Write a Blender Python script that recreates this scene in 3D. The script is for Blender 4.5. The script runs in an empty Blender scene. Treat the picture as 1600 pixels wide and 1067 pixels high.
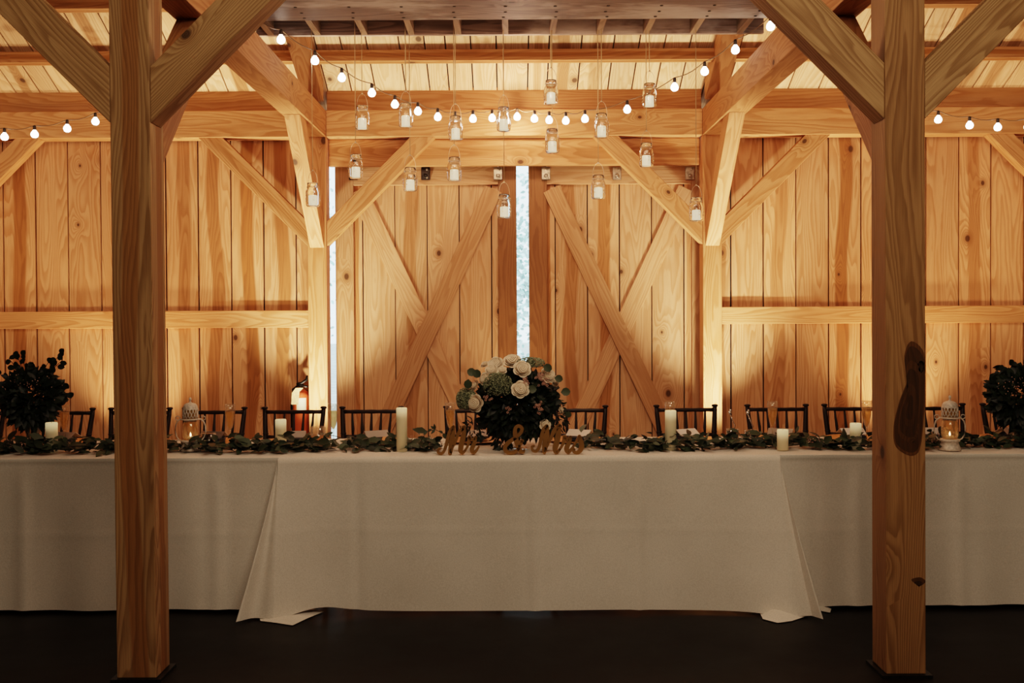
import bpy, bmesh, math, random
from mathutils import Vector, Matrix, Euler
R = random.Random(7)
V = Vector
S = bpy.context.scene
COL = S.collection
PI = math.pi

# ------------------------------------------------------------------ camera
F = 1556.0
CAM = V((-0.035, 0.0, 1.43))
PITCH = 22.0 / F
ROLL = math.radians(-0.3)
SHX, SHY = 2 / 1600.0, -13.5 / 1600.0
cd = bpy.data.cameras.new('camera'); cam = bpy.data.objects.new('camera', cd); COL.objects.link(cam)
cd.sensor_width = 36; cd.lens = F / 1600 * 36; cd.shift_x = SHX; cd.shift_y = SHY
cd.clip_start = 0.05; cd.clip_end = 200
RM = Matrix.Rotation(PI / 2 - PITCH, 3, 'X') @ Matrix.Rotation(ROLL, 3, 'Z')
cam.location = CAM; cam.rotation_euler = RM.to_euler()
S.camera = cam

def ray(px, py):
    return RM @ V(((px - 800 + SHX * 1600) / F, (533.5 - py + SHY * 1600) / F, -1.0))
def W(px, py, Y):                      # the point seen at a pixel, at depth Y
    d = ray(px, py); return CAM + d * (Y / d.y)
def T(px, py, z=0.757):                # the point seen at a pixel, on a level surface
    d = ray(px, py); return CAM + d * ((z - CAM.z) / d.z)

# ------------------------------------------------------------------ mesh builder
class MB:
    def __init__(s): s.v = []; s.f = []; s.uv = []; s.c = []; s.sm = []
    def add(s, vs, fs, axis=None, col=(1, 0, 0.5, 0), smooth=False):
        o = len(s.v); vs = [V(p) for p in vs]; s.v += vs
        ou, ov = R.uniform(0, 60), R.uniform(0, 60)
        for f in fs:
            s.f.append([o + i for i in f]); s.sm.append(smooth)
            if axis is None:
                for i in f: s.uv.append((ou + vs[i].x, ov + vs[i].z)); s.c.append(col)
                continue
            n = (vs[f[1]] - vs[f[0]]).cross(vs[f[2]] - vs[f[1]])
            n = n.normalized() if n.length > 1e-12 else V((0, 0, 1))
            a = axis - n * axis.dot(n)
            if a.length < 0.35:
                a = V((0, 0, 1)) - n * n.z
                if a.length < 0.3: a = V((1, 0, 0)) - n * n.x
            a.normalize(); b = n.cross(a)
            vv = [vs[i].dot(b) for i in f]; lo, hi = min(vv), max(vv)
            for i, q in zip(f, vv):
                s.uv.append((ou + vs[i].dot(a), ov + q))
                s.c.append((col[0], col[1], (q - lo) / max(hi - lo, 1e-6), col[3]))
        return s
    def box(s, lo, hi, axis='x', col=(1, 0, 0.5, 0)):
        x0, y0, z0 = lo; x1, y1, z1 = hi
        vs = [(x0,y0,z0),(x1,y0,z0),(x1,y1,z0),(x0,y1,z0),(x0,y0,z1),(x1,y0,z1),(x1,y1,z1),(x0,y1,z1)]
        ax = {'x': V((1,0,0)), 'y': V((0,1,0)), 'z': V((0,0,1))}[axis]
        return s.add(vs, HEX, ax, col)
    def prism(s, quad, t, axis, col=(1, 0, 0.5, 0)):     # quad of points pushed along t
        q = [V(p) for p in quad]; t = V(t)
        return s.add(q + [p + t for p in q], HEX, V(axis).normalized(), col)
    def lathe(s, prof, c=(0,0,0), n=20, col=(1,0,.5,0), cap=True, smooth=True):
        c = V(c); vs = []; fs = []
        for r, z in prof:
            for k in range(n):
                a = 2 * PI * k / n; vs.append(c + V((r * math.cos(a), r * math.sin(a), z)))
        for i in range(len(prof) - 1):
            for k in range(n):
                fs.append((i*n+k, i*n+(k+1)%n, (i+1)*n+(k+1)%n, (i+1)*n+k))
        if cap and prof[0][0] > 1e-4: fs.append(tuple(reversed(range(n))))
        if cap and prof[-1][0] > 1e-4: fs.append(tuple((len(prof)-1)*n + k for k in range(n)))
        return s.add(vs, fs, None, col, smooth)
    def tube(s, pts, r, n=6, col=(1,0,.5,0)):
        pts = [V(p) for p in pts]; vs = []; fs = []
        up = V((0, 0, 1))
        for i, p in enumerate(pts):
            d = (pts[min(i+1, len(pts)-1)] - pts[max(i-1, 0)]).normalized()
            a = d.cross(up)
            if a.length < 0.1: a = d.cross(V((1, 0, 0)))
            a.normalize(); b = d.cross(a)
            rr = r[i] if isinstance(r, (list, tuple)) else r
            for k in range(n):
                t = 2 * PI * k / n; vs.append(p + (a * math.cos(t) + b * math.sin(t)) * rr)
        for i in range(len(pts) - 1):
            for k in range(n):
                fs.append((i*n+k, i*n+(k+1)%n, (i+1)*n+(k+1)%n, (i+1)*n+k))
        fs.append(tuple(reversed(range(n)))); fs.append(tuple((len(pts)-1)*n+k for k in range(n)))
        return s.add(vs, fs, None, col, True)
    def ball(s, c, r, n=8, m=5, col=(1,0,.5,0), sz=1.0):
        return s.lathe([(max(r*math.sin(PI*i/m), 1e-5), -r*sz*math.cos(PI*i/m)) for i in range(m+1)], c, n, col, False)
    def grid(s, P, nu, nv, col=(1,0,.5,0), smooth=True):
        vs = [P(i/nu, j/nv) for j in range(nv+1) for i in range(nu+1)]
        fs = [(j*(nu+1)+i, j*(nu+1)+i+1, (j+1)*(nu+1)+i+1, (j+1)*(nu+1)+i) for j in range(nv) for i in range(nu)]
        return s.add(vs, fs, None, col, smooth)
    def leaf(s, p, d, nrm, L, w, col=(1,0,.5,0), rnd=False):
        p = V(p); d = V(d).normalized(); nrm = V(nrm); nrm = nrm - d * nrm.dot(d)
        if nrm.length < 1e-3: nrm = d.orthogonal()
        nrm.normalize(); b = d.cross(nrm)
        st = [0, .28, .6, .85, 1] if rnd else [0, .2, .45, .75, 1]
        ww = [0, .85, 1.0, .68, 0] if rnd else [0, .7, 1.0, .6, 0]
        vs = []
        for t, q in zip(st, ww):
            c = p + d * L * t - nrm * L * .18 * t * t
            vs += [c, c + b * w * q * .5 + nrm * w * .12 * q, c - b * w * q * .5 + nrm * w * .12 * q]
        fs = []
        for i in range(4):
            a, e = i*3, (i+1)*3
            if i == 0: fs += [(a, e, e+1), (a, e+2, e)]
            elif i == 3: fs += [(a, e, a+1), (a, a+2, e)]
            else: fs += [(a, e, e+1, a+1), (a, a+2, e+2, e)]
        return s.add(vs, fs, None, col, True)
    def build(s, name, mat, parent=None, origin=None, bevel=0, recalc=True):
        me = bpy.data.meshes.new(name)
        o = V(origin) if origin is not None else (V((0,0,0)))
        inv = Matrix.Identity(4)
        me.from_pydata([p - o for p in s.v], [], s.f)
        uv = me.uv_layers.new(name='UVMap'); uv.data.foreach_set('uv', [x for u in s.uv for x in u])
        ca = me.color_attributes.new('tint', 'FLOAT_COLOR', 'CORNER'); ca.data.foreach_set('color', [x for c in s.c for x in c])
        for p, q in zip(me.polygons, s.sm): p.use_smooth = q
        me.materials.append(mat); me.update()
        ob = bpy.data.objects.new(name, me); COL.objects.link(ob)
        ob.location = o
        if parent is not None:
            ob.parent = parent
            if origin is not None: ob.location = o - parent.location
        if bevel:
            b = ob.modifiers.new('bevel', 'BEVEL'); b.width = bevel; b.segments = 2; b.limit_method = 'ANGLE'
        return ob
HEX = [(3,2,1,0),(4,5,6,7),(0,1,5,4),(1,2,6,5),(2,3,7,6),(3,0,4,7)]

def tag(o, label=None, cat=None, group=None, kind=None):
    if label: o['label'] = label
    if cat: o['category'] = cat
    if group: o['group'] = group
    if kind: o['kind'] = kind
    return o
def empty(name, loc, rz=0):
    o = bpy.data.objects.new(name, None); COL.objects.link(o); o.location = loc; o.rotation_euler = (0, 0, rz); return o
def dup(root, loc, rz=0):
    r = root.copy(); COL.objects.link(r); r.location = loc; r.rotation_euler = (0, 0, rz)
    for ch in list(root.children):
        c = ch.copy(); COL.objects.link(c); c.parent = r
        for g in ch.children:
            d = g.copy(); COL.objects.link(d); d.parent = c
    return r

# ------------------------------------------------------------------ materials
def newmat(name):
    m = bpy.data.materials.new(name); m.use_nodes = True
    nt = m.node_tree; b = nt.nodes['Principled BSDF']; return m, nt, b
def N(nt, t, **k):
    n = nt.nodes.new(t)
    for a, v in k.items():
        if a.startswith('i_'):
            key = a[2:]; n.inputs[int(key) if key.isdigit() else key].default_value = v
        else: setattr(n, a, v)
    return n
def M(nt, op, a, b=None, c=None, clamp=False):
    n = nt.nodes.new('ShaderNodeMath'); n.operation = op; n.use_clamp = clamp
    for i, x in enumerate((a, b, c)):
        if x is None: continue
        if isinstance(x, (int, float)): n.inputs[i].default_value = x
        else: nt.links.new(x, n.inputs[i])
    return n.outputs[0]
def ramp(nt, fac, stops):
    n = nt.nodes.new('ShaderNodeValToRGB'); e = n.color_ramp.elements
    while len(e) < len(stops): e.new(0.5)
    for q, (p, c) in zip(e, stops): q.position = p; q.color = (*c, 1) if len(c) == 3 else c
    nt.links.new(fac, n.inputs[0]); return n.outputs[0]
def mixc(nt, fac, a, b, mode='MIX'):
    n = nt.nodes.new('ShaderNodeMix'); n.data_type = 'RGBA'; n.blend_type = mode
    for i, x in ((0, fac), (6, a), (7, b)):
        if isinstance(x, (int, float)): n.inputs[i].default_value = x
        elif isinstance(x, tuple): n.inputs[i].default_value = (*x, 1) if len(x) == 3 else x
        else: nt.links.new(x, n.inputs[i])
    return n.outputs[2]
def sstep(nt, x, a, b):
    n = nt.nodes.new('ShaderNodeMapRange'); n.interpolation_type = 'SMOOTHSTEP'
    nt.links.new(x, n.inputs[0]); n.inputs[1].default_value = a; n.inputs[2].default_value = b
    return n.outputs[0]

def wood(name, light, dark, heart, rough=.62, knots=1.0, ring=1.0, fine=1.0, stain=None, vf=18):
    m, nt, b = newmat(name); L = nt.links.new
    uv = N(nt, 'ShaderNodeUVMap', uv_map='UVMap'); sp = N(nt, 'ShaderNodeSeparateXYZ'); L(uv.outputs[0], sp.inputs[0])
    at = N(nt, 'ShaderNodeAttribute', attribute_name='tint'); ac = N(nt, 'ShaderNodeSeparateColor'); L(at.outputs['Color'], ac.inputs[0])
    u, v = sp.outputs[0], sp.outputs[1]
    def comb(a, c):
        n = N(nt, 'ShaderNodeCombineXYZ'); L(a, n.inputs[0]); L(c, n.inputs[1]); return n.outputs[0]
    def noise(vec, det=2, rg=.5):
        n = N(nt, 'ShaderNodeTexNoise', noise_dimensions='2D'); n.inputs['Scale'].default_value = 1; n.inputs['Detail'].default_value = det
        n.inputs['Roughness'].default_value = rg; L(vec, n.inputs['Vector']); return n.outputs[0]
    # knots
    kv = N(nt, 'ShaderNodeTexVoronoi', voronoi_dimensions='2D', feature='F1'); kv.inputs['Scale'].default_value = 1
    L(comb(M(nt, 'MULTIPLY', u, 2.1), M(nt, 'MULTIPLY', v, 2.9)), kv.inputs['Vector'])
    kc = N(nt, 'ShaderNodeSeparateColor'); L(kv.outputs['Color'], kc.inputs[0])
    has = M(nt, 'GREATER_THAN', kc.outputs[0], 1 - .48 * knots)
    d = kv.outputs['Distance']
    infl = M(nt, 'MULTIPLY', M(nt, 'POWER', 2.718, M(nt, 'MULTIPLY', d, -9)), has)
    size = M(nt, 'MULTIPLY_ADD', kc.outputs[1], .05, .022)
    kn = M(nt, 'MULTIPLY', M(nt, 'SUBTRACT', 1, sstep(nt, M(nt, 'DIVIDE', d, size), .6, 1.15)), has)
    halo = M(nt, 'MULTIPLY', M(nt, 'SUBTRACT', 1, sstep(nt, M(nt, 'DIVIDE', d, size), .9, 3.0)), has)
    # growth rings
    n1 = noise(comb(M(nt, 'MULTIPLY', u, .55), M(nt, 'MULTIPLY', v, 5.5)), 1.5)
    n2 = noise(comb(M(nt, 'MULTIPLY', u, 5), M(nt, 'MULTIPLY', v, 30)), 2)
    r = M(nt, 'ADD', M(nt, 'ADD', M(nt, 'MULTIPLY', n1, 15 * ring), M(nt, 'MULTIPLY', v, vf)), M(nt, 'MULTIPLY', infl, 7))
    r = M(nt, 'ADD', r, M(nt, 'MULTIPLY', n2, .5))
    fr = M(nt, 'FRACT', r)
    band = M(nt, 'MULTIPLY', sstep(nt, fr, .15, .85), M(nt, 'SUBTRACT', 1, sstep(nt, fr, .88, 1.0)))
    soft = noise(comb(M(nt, 'MULTIPLY', u, 1.2), M(nt, 'MULTIPLY', v, 9)), 3)
    fineg = noise(comb(M(nt, 'MULTIPLY', u, 7), M(nt, 'MULTIPLY', v, 260)), 2, .7)
    grain = M(nt, 'MULTIPLY_ADD', band, .62, M(nt, 'MULTIPLY', M(nt, 'SUBTRACT', soft, .42), .9), clamp=True)
    c = mixc(nt, grain, light, dark)
    # heartwood band along the middle of a board
    wob = M(nt, 'MULTIPLY', M(nt, 'SUBTRACT', noise(comb(M(nt, 'MULTIPLY', u, .7), M(nt, 'MULTIPLY', v, .3)), 1), .5), 1.0)
    hx = M(nt, 'ABSOLUTE', M(nt, 'ADD', M(nt, 'SUBTRACT', ac.outputs[2], .5), M(nt, 'MULTIPLY', wob, .6)))
    hm = M(nt, 'MULTIPLY', M(nt, 'SUBTRACT', 1, sstep(nt, hx, .16, .24)), ac.outputs[1], clamp=True)
    hcol = mixc(nt, grain, heart, tuple(x * .62 for x in heart))
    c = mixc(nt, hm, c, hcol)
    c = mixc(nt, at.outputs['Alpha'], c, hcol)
    if stain:
        sm = noise(comb(M(nt, 'MULTIPLY', u, .9), M(nt, 'MULTIPLY', v, 2.6)), 5, .62)
        c = mixc(nt, M(nt, 'MULTIPLY', sstep(nt, sm, .48, .66), .85), c, stain)
    c = mixc(nt, M(nt, 'MULTIPLY', halo, .5), c, tuple(x * .55 for x in heart))
    c = mixc(nt, M(nt, 'MULTIPLY', kn, .85), c, tuple(x * .12 for x in heart))
    br = M(nt, 'MULTIPLY', ac.outputs[0], M(nt, 'MULTIPLY_ADD', fineg, .3 * fine, 1 - .15 * fine))
    vm = N(nt, 'ShaderNodeVectorMath', operation='SCALE'); L(c, vm.inputs[0]); L(br, vm.inputs['Scale'])
    L(vm.outputs[0], b.inputs['Base Color']); b.inputs['Roughness'].default_value = rough
    b.inputs['Specular IOR Level'].default_value = .25
    bp = N(nt, 'ShaderNodeBump'); bp.inputs['Strength'].default_value = .25; bp.inputs['Distance'].default_value = .004
    L(M(nt, 'ADD', M(nt, 'MULTIPLY', band, .5), fineg), bp.inputs['Height']); L(bp.outputs[0], b.inputs['Normal'])
    return m

def thin(name, tint=(1,1,1), base=.06, diff=0.0, dcol=(1,1,1)):   # thin-walled glass: mostly clear, reflecting at grazing angles
    m, nt, b = newmat(name); L = nt.links.new; out = nt.nodes['Material Output']
    t = N(nt, 'ShaderNodeBsdfTransparent'); t.inputs[0].default_value = (*tint, 1)
    g = N(nt, 'ShaderNodeBsdfGlossy'); g.inputs['Roughness'].default_value = .05
    lw = N(nt, 'ShaderNodeLayerWeight'); lw.inputs[0].default_value = .45
    mx = N(nt, 'ShaderNodeMixShader'); L(M(nt, 'MULTIPLY_ADD', M(nt, 'POWER', lw.outputs['Facing'], 3), .75, base), mx.inputs[0]); L(t.outputs[0], mx.inputs[1]); L(g.outputs[0], mx.inputs[2])
    last = mx
    if diff:
        d = N(nt, 'ShaderNodeBsdfTranslucent'); d.inputs[0].default_value = (*dcol, 1)
        m2 = N(nt, 'ShaderNodeMixShader'); m2.inputs[0].default_value = diff; L(mx.outputs[0], m2.inputs[1]); L(d.outputs[0], m2.inputs[2]); last = m2
    L(last.outputs[0], out.inputs['Surface']); return m
def plain(name, col, rough=.6, metal=0, emit=None, es=0, noise=0, nscale=30, bump=0, trans=0, spec=.4, alpha=1, sss=0):
    m, nt, b = newmat(name); L = nt.links.new
    b.inputs['Base Color'].default_value = (*col, 1); b.inputs['Roughness'].default_value = rough
    b.inputs['Metallic'].default_value = metal; b.inputs['Specular IOR Level'].default_value = spec
    b.inputs['Transmission Weight'].default_value = trans
    if sss: b.inputs['Subsurface Weight'].default_value = sss; b.inputs['Subsurface Radius'].default_value = (.02, .01, .006)
    if emit: b.inputs['Emission Color'].default_value = (*emit, 1); b.inputs['Emission Strength'].default_value = es
    if noise or bump:
        tc = N(nt, 'ShaderNodeTexCoord'); n = N(nt, 'ShaderNodeTexNoise'); n.inputs['Scale'].default_value = nscale; n.inputs['Detail'].default_value = 4
        L(tc.outputs['Object'], n.inputs['Vector'])
        if noise:
            L(ramp(nt, n.outputs[0], [(.3, tuple(x*(1-noise) for x in col)), (.7, tuple(min(1, x*(1+noise)) for x in col))]), b.inputs['Base Color'])
        if bump:
            bp = N(nt, 'ShaderNodeBump'); bp.inputs['Strength'].default_value = bump; bp.inputs['Distance'].default_value = .002
            L(n.outputs[0], bp.inputs['Height']); L(bp.outputs[0], b.inputs['Normal'])
    return m
def tinted(name, a, bcol, rough=.6, trans=0.0):          # colour from the tint attribute: R brightness, G mix
    m, nt, b = newmat(name); L = nt.links.new
    at = N(nt, 'ShaderNodeAttribute', attribute_name='tint'); ac = N(nt, 'ShaderNodeSeparateColor'); L(at.outputs['Color'], ac.inputs[0])
    c = mixc(nt, ac.outputs[1], a, bcol)
    vm = N(nt, 'ShaderNodeVectorMath', operation='SCALE'); L(c, vm.inputs[0]); L(ac.outputs[0], vm.inputs['Scale'])
    L(vm.outputs[0], b.inputs['Base Color']); b.inputs['Roughness'].default_value = rough; b.inputs['Specular IOR Level'].default_value = .3
    return m
def glassm(name, col=(1,1,1), rough=.02, ior=1.45):
    m, nt, b = newmat(name); b.inputs['Base Color'].default_value = (*col, 1); b.inputs['Roughness'].default_value = rough
    b.inputs['Transmission Weight'].default_value = 1; b.inputs['IOR'].default_value = ior; return m

LT, DK, HT = (.70, .38, .20), (.46, .20, .082), (.37, .135, .04)
m_plank = wood('pine_planks', LT, DK, HT, knots=.55)
m_beam = wood('pine_beams', (.62, .315, .145), (.40, .16, .055), (.38, .15, .045), knots=.35)
m_roof = wood('roof_planks', (.78, .51, .30), (.56, .31, .15), (.40, .18, .07), knots=.5)
m_door = wood('door_planks', (.64, .37, .205), (.46, .22, .10), (.38, .14, .04), knots=.8)
m_col = wood('weathered_post', (.38, .225, .105), (.17, .082, .028), (.25, .10, .026), knots=.35, ring=1.3, fine=1.6, vf=34)
m_loft = wood('stained_loft', (.15, .105, .085), (.055, .037, .03), (.07, .04, .028), knots=.2, stain=(.34, .29, .26), rough=.55)
m_joist = wood('loft_joist', (.26, .165, .10), (.15, .09, .05), (.14, .07, .03), knots=.2)
m_black = plain('wall_paper', (.006, .004, .003), .9)  # black sheet added behind boards so the gaps read dark
m_metal = plain('blackened_steel', (.03, .025, .022), .35, .8, noise=.5, nscale=60)
m_zinc = plain('galvanised_steel', (.35, .30, .24), .35, .9, noise=.4, nscale=50)
m_chair = plain('mahogany_lacquer', (.012, .005, .004), .45, noise=.4, nscale=20, spec=.25)
m_wire = plain('thin_wire', (.75, .62, .48), .35, .8)
m_twine = plain('jute_twine', (.62, .45, .26), .8)
m_cord = plain('light_cord', (.16, .09, .04), .45)
m_socket = plain('bulb_socket', (.03, .02, .015), .4)
m_bulb = plain('lit_bulb', (1, .95, .85), .3, emit=(1, .90, .78), es=16)
m_glass = glassm('clear_glass', (.98, .98, .96))
m_lglass = thin('lantern_glass', (1, .90, .72), .10, .15, (1, .75, .4))
m_goldp = plain('gold_paint', (.30, .155, .045), .5, .45, noise=.12, nscale=14)
m_charger = plain('gold_charger', (.50, .27, .09), .35, .6, noise=.3, nscale=60)
m_paper = plain('white_paper', (.78, .70, .64), .7)
m_napkin = plain('dark_napkin', (.012, .013, .02), .8)
m_white = plain('whitewashed_metal', (.62, .53, .44), .5, .1, noise=.25, nscale=90)
m_fizz = thin('sparkling_wine', (.98, .86, .60), .03, .35, (.95, .74, .42))
m_thin = thin('fine_glass', (.97, .96, .93), .08, .06, (1, .9, .75))
m_jar = thin('jar_glass', (.97, .96, .93), .14, .12, (1, .93, .82))
m_amber = thin('amber_drink', (.9, .7, .4), .03, .85, (.95, .66, .36))
m_cola = plain('dark_drink', (.018, .004, .003), .12)
m_leaf = tinted('eucalyptus_leaf', (.020, .030, .014), (.055, .070, .038), .5)
m_dleaf = tinted('dark_foliage', (.007, .011, .006), (.022, .032, .016), .5)  # near-black greens carry the backlit shade in the colour
m_rose = tinted('cream_rose', (.78, .66, .50), (.60, .42, .28), .6)
m_lace = tinted('lace_flower', (.16, .19, .11), (.30, .33, .21), .8)
m_wax = tinted('wax_flower', (.60, .36, .28), (.40, .20, .15), .6)
m_stem = plain('plant_stem', (.05, .045, .02), .6)
m_red = plain('red_enamel', (.72, .14, .05), .35)
m_label = plain('cream_label', (.80, .80, .62), .5)
m_tagp = plain('tag_card', (.70, .52, .28), .7, noise=.2, nscale=60)
m_silver = plain('silver_foil', (.85, .80, .74), .25, .8)
m_tree = tinted('tree_leaves', (.55, .80, .74), (.85, .97, .95), .6)  # bright daylight put into the pale cyan leaf colours
m_bark = plain('tree_bark', (.30, .32, .28), .9)

# candle wax glows at its top where the little lamp sits inside
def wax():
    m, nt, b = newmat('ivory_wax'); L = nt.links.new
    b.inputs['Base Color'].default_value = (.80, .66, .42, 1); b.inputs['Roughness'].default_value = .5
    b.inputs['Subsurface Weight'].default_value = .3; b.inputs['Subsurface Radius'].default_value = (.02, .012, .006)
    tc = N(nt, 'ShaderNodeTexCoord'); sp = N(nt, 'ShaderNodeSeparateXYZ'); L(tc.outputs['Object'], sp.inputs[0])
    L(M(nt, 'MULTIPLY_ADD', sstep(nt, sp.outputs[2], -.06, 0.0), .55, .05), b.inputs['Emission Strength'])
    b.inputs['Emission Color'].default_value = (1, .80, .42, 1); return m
m_wax_c = wax()
m_jarwax = plain('jar_candle_wax', (.92, .82, .62), .5, emit=(1, .86, .58), es=1.1)  # even glow put into the wax to make the jars look brighter

def clothm():
    m, nt, b = newmat('linen_cloth'); L = nt.links.new
    tc = N(nt, 'ShaderNodeTexCoord'); sp = N(nt, 'ShaderNodeSeparateXYZ'); L(tc.outputs['Object'], sp.inputs[0])
    n = N(nt, 'ShaderNodeTexNoise'); n.inputs['Scale'].default_value = 160; n.inputs['Detail'].default_value = 3; L(tc.outputs['Object'], n.inputs['Vector'])
    n2 = N(nt, 'ShaderNodeTexNoise'); n2.inputs['Scale'].default_value = 2.2; n2.inputs['Detail'].default_value = 3; L(tc.outputs['Object'], n2.inputs['Vector'])
    f = M(nt, 'ADD', M(nt, 'MULTIPLY', n.outputs[0], .5), M(nt, 'MULTIPLY', n2.outputs[0], .5))
    L(ramp(nt, f, [(.35, (.60, .55, .48)), (.65, (.76, .70, .62))]), b.inputs['Base Color'])
    b.inputs['Roughness'].default_value = .9; b.inputs['Specular IOR Level'].default_value = .15
    b.inputs['Sheen Weight'].default_value = .1
    bp = N(nt, 'ShaderNodeBump'); bp.inputs['Strength'].default_value = .12; bp.inputs['Distance'].default_value = .003
    L(n.outputs[0], bp.inputs['Height']); L(bp.outputs[0], b.inputs['Normal'])
    return m
m_cloth = clothm()
def floorm():
    m, nt, b = newmat('dark_concrete'); L = nt.links.new
    tc = N(nt, 'ShaderNodeTexCoord'); n = N(nt, 'ShaderNodeTexNoise'); n.inputs['Scale'].default_value = 1.6; n.inputs['Detail'].default_value = 7; n.inputs['Roughness'].default_value = .6
    L(tc.outputs['Object'], n.inputs['Vector'])
    L(ramp(nt, n.outputs[0], [(.3, (.002, .0012, .0008)), (.75, (.008, .0045, .0028))]), b.inputs['Base Color'])
    L(M(nt, 'MULTIPLY_ADD', n.outputs[0], .4, .25), b.inputs['Roughness']); b.inputs['Specular IOR Level'].default_value = .12
    return m
m_floor = floorm()

def rc(a=.86, b=1.1, heart=.25, red=0):
    return (R.uniform(a, b), R.uniform(.55, 1) if R.random() < heart else 0, .5, red)

# ------------------------------------------------------------------ setting
XW = 6.6
YP = 7.70                        # front faces of the posts along the wall
PX = 1.527                       # half a bay
mb = MB(); mb.box((-XW, -4, -.1), (XW, 8.3, 0)); tag(mb.build('floor', m_floor), kind='structure')

YW = 7.89
ZT = 3.24
def plank_wall(name, x0, x1, edge0, step=.2575):
    mb = MB(); xs = [x0]
    k = math.ceil((x0 - edge0) / step)
    while edge0 + k * step < x1:
        if edge0 + k * step - x0 > .01: xs.append(edge0 + k * step)
        k += 1
    xs.append(x1)
    for a, b in zip(xs, xs[1:]):
        g = R.uniform(.004, .007)
        mb.box((a + g, YW + R.uniform(0, .004), 0), (b - g, YW + .022, ZT + .1), 'z', rc(.84, 1.1, .4))
    w = mb.build(name, m_plank); tag(w, kind='structure')
    bk = MB(); bk.box((x0 - .02, YW + .024, 0), (x1 + .02, YW + .05, ZT + .3)); bk.build('wall_backing', m_black, w)
    return w
eL = W(463, 400, YW).x; eR = W(1142, 400, YW).x
plank_wall('wall_left_bay', -XW, -PX - .02, eL)
plank_wall('wall_right_bay', PX + .02, XW, eR)
# end walls and the wall behind the camera close the barn
def big_wall(name, lo, hi, ax):
    mb = MB()
    if ax == 'x':
        y = lo[1]
        while y < hi[1]:
            mb.box((lo[0], y + .005, lo[2]), (hi[0], min(y + .257, hi[1]) - .005, hi[2]), 'z', rc(.6, .8)); y += .257
    else:
        x = lo[0]
        while x < hi[0]:
            mb.box((x + .005, lo[1], lo[2]), (min(x + .257, hi[0]) - .005, hi[1], hi[2]), 'z', rc(.6, .8)); x += .257
    w = mb.build(name, m_col); tag(w, kind='structure')
    b = MB(); e = .03
    if ax == 'x':
        s = 1 if lo[0] > 0 else -1
        xx = hi[0] if s > 0 else lo[0] - e
        b.box((xx, lo[1], lo[2]), (xx + e, hi[1], hi[2]))
    else: b.box((lo[0], lo[1] - e, lo[2]), (hi[0], lo[1], hi[2]))
    b.build('wall_backing', m_black, w)
big_wall('wall_left_end', (-XW - .03, -4, 0), (-XW, 8.0, 7.2), 'x')
big_wall('wall_right_end', (XW, -4, 0), (XW + .03, 8.0, 7.2), 'x')
big_wall('wall_rear', (-XW, -4, 0), (XW, -3.97, 7.2), 'y')

# roof: boards running up the slope
SL = .483
def roofz(y): return 1.43 + 1.783 + SL * (YP - y)
YR = 1.0
def roof(name, ya, yb, za, zb):
    mb = MB(); x = -XW - .05; ax = V((0, yb - ya, zb - za)).normalized()
    while x < XW:
        w = R.choice([.15, .185, .235]); g = .005
        n = V((0, -ax.z, ax.y)) * (1 if ax.y > 0 else -1)
        if n.z < 0: n = -n
        mb.prism([(x+g, ya, za), (x+w-g, ya, za), (x+w-g, yb, zb), (x+g, yb, zb)], n * .025, ax, rc(.85, 1.12, .3)); x += w
    w = mb.build(name, m_roof); tag(w, kind='structure')
    b = MB(); n = n * .028
    b.prism([V((-XW-.1, ya, za))+n, V((XW+.1, ya, za))+n, V((XW+.1, yb, zb))+n, V((-XW-.1, yb, zb))+n], n, ax); b.build('roof_backing', m_black, w)
roof('ceiling_front', 8.05, YR, roofz(8.05), roofz(YR))
roof('ceiling_rear', YR, -4.05, roofz(YR), roofz(YR) - SL * 5.05)

# ------------------------------------------------------------------ timber frame
def timber(name, lo, hi, axis, label, cat, group=None, mat=None, col=None, bev=.004):
    mb = MB(); mb.box(lo, hi, axis, col or rc(.9, 1.06, .3))
    c = (V(lo) + V(hi)) / 2; c.z = lo[2]
    return tag(mb.build(name, mat or m_beam, origin=c, bevel=bev), label, cat, group)

HP = .073
ZB0, ZB1 = 2.84, 3.045           # plate and tie beams
# wall posts
timber('timber_post', (-PX-HP, YP, 0), (-PX+HP, YP+.146, ZB0), 'z', 'pale uplit timber wall post left of the left barn door', 'post', col=(1.1,0,.5,0))  # both door posts tinted brighter, adding uplight to the wood colour
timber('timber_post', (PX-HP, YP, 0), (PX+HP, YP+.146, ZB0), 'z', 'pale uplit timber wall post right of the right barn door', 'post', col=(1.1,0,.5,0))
for s in (-1, 1):
    if s < 0: timber('timber_post', (3*s*PX-HP, YP, 0), (3*s*PX+HP, YP+.146, ZB0), 'z', 'timber wall post beyond the left edge of the photo', 'post')
    else: timber('timber_post', (3*s*PX-HP, YP, 0), (3*s*PX+HP, YP+.146, ZB0), 'z', 'timber wall post beyond the right edge of the photo', 'post')
# plate beam pieces between the posts / ties
def plate(x0, x1, label):
    timber('plate_beam', (x0, YP, ZB0), (x1, YP+.15, ZB1), 'x', label, 'beam', col=(1.0, 0, .5, 0))
plate(-PX+HP+.002, PX-HP-.002, 'long plate beam above the two barn doors with a glowing middle')
plate(-XW+.02, -PX-HP-.002, 'plate beam along the top of the left plank wall')
plate(PX+HP+.002, XW-.02, 'plate beam along the top of the right plank wall')
def block(x0, x1, label):
    timber('blocking_beam', (x0, YP+.03, ZB1+.002), (x1, YP+.15, ZB1+.175), 'x', label, 'beam', col=(.82, 0, .5, .35))  # shade put into the darker, redder tint
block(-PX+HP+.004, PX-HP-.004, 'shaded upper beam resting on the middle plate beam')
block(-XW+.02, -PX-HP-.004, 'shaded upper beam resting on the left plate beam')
block(PX+HP+.004, XW-.02, 'shaded upper beam resting on the right plate beam')
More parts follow.
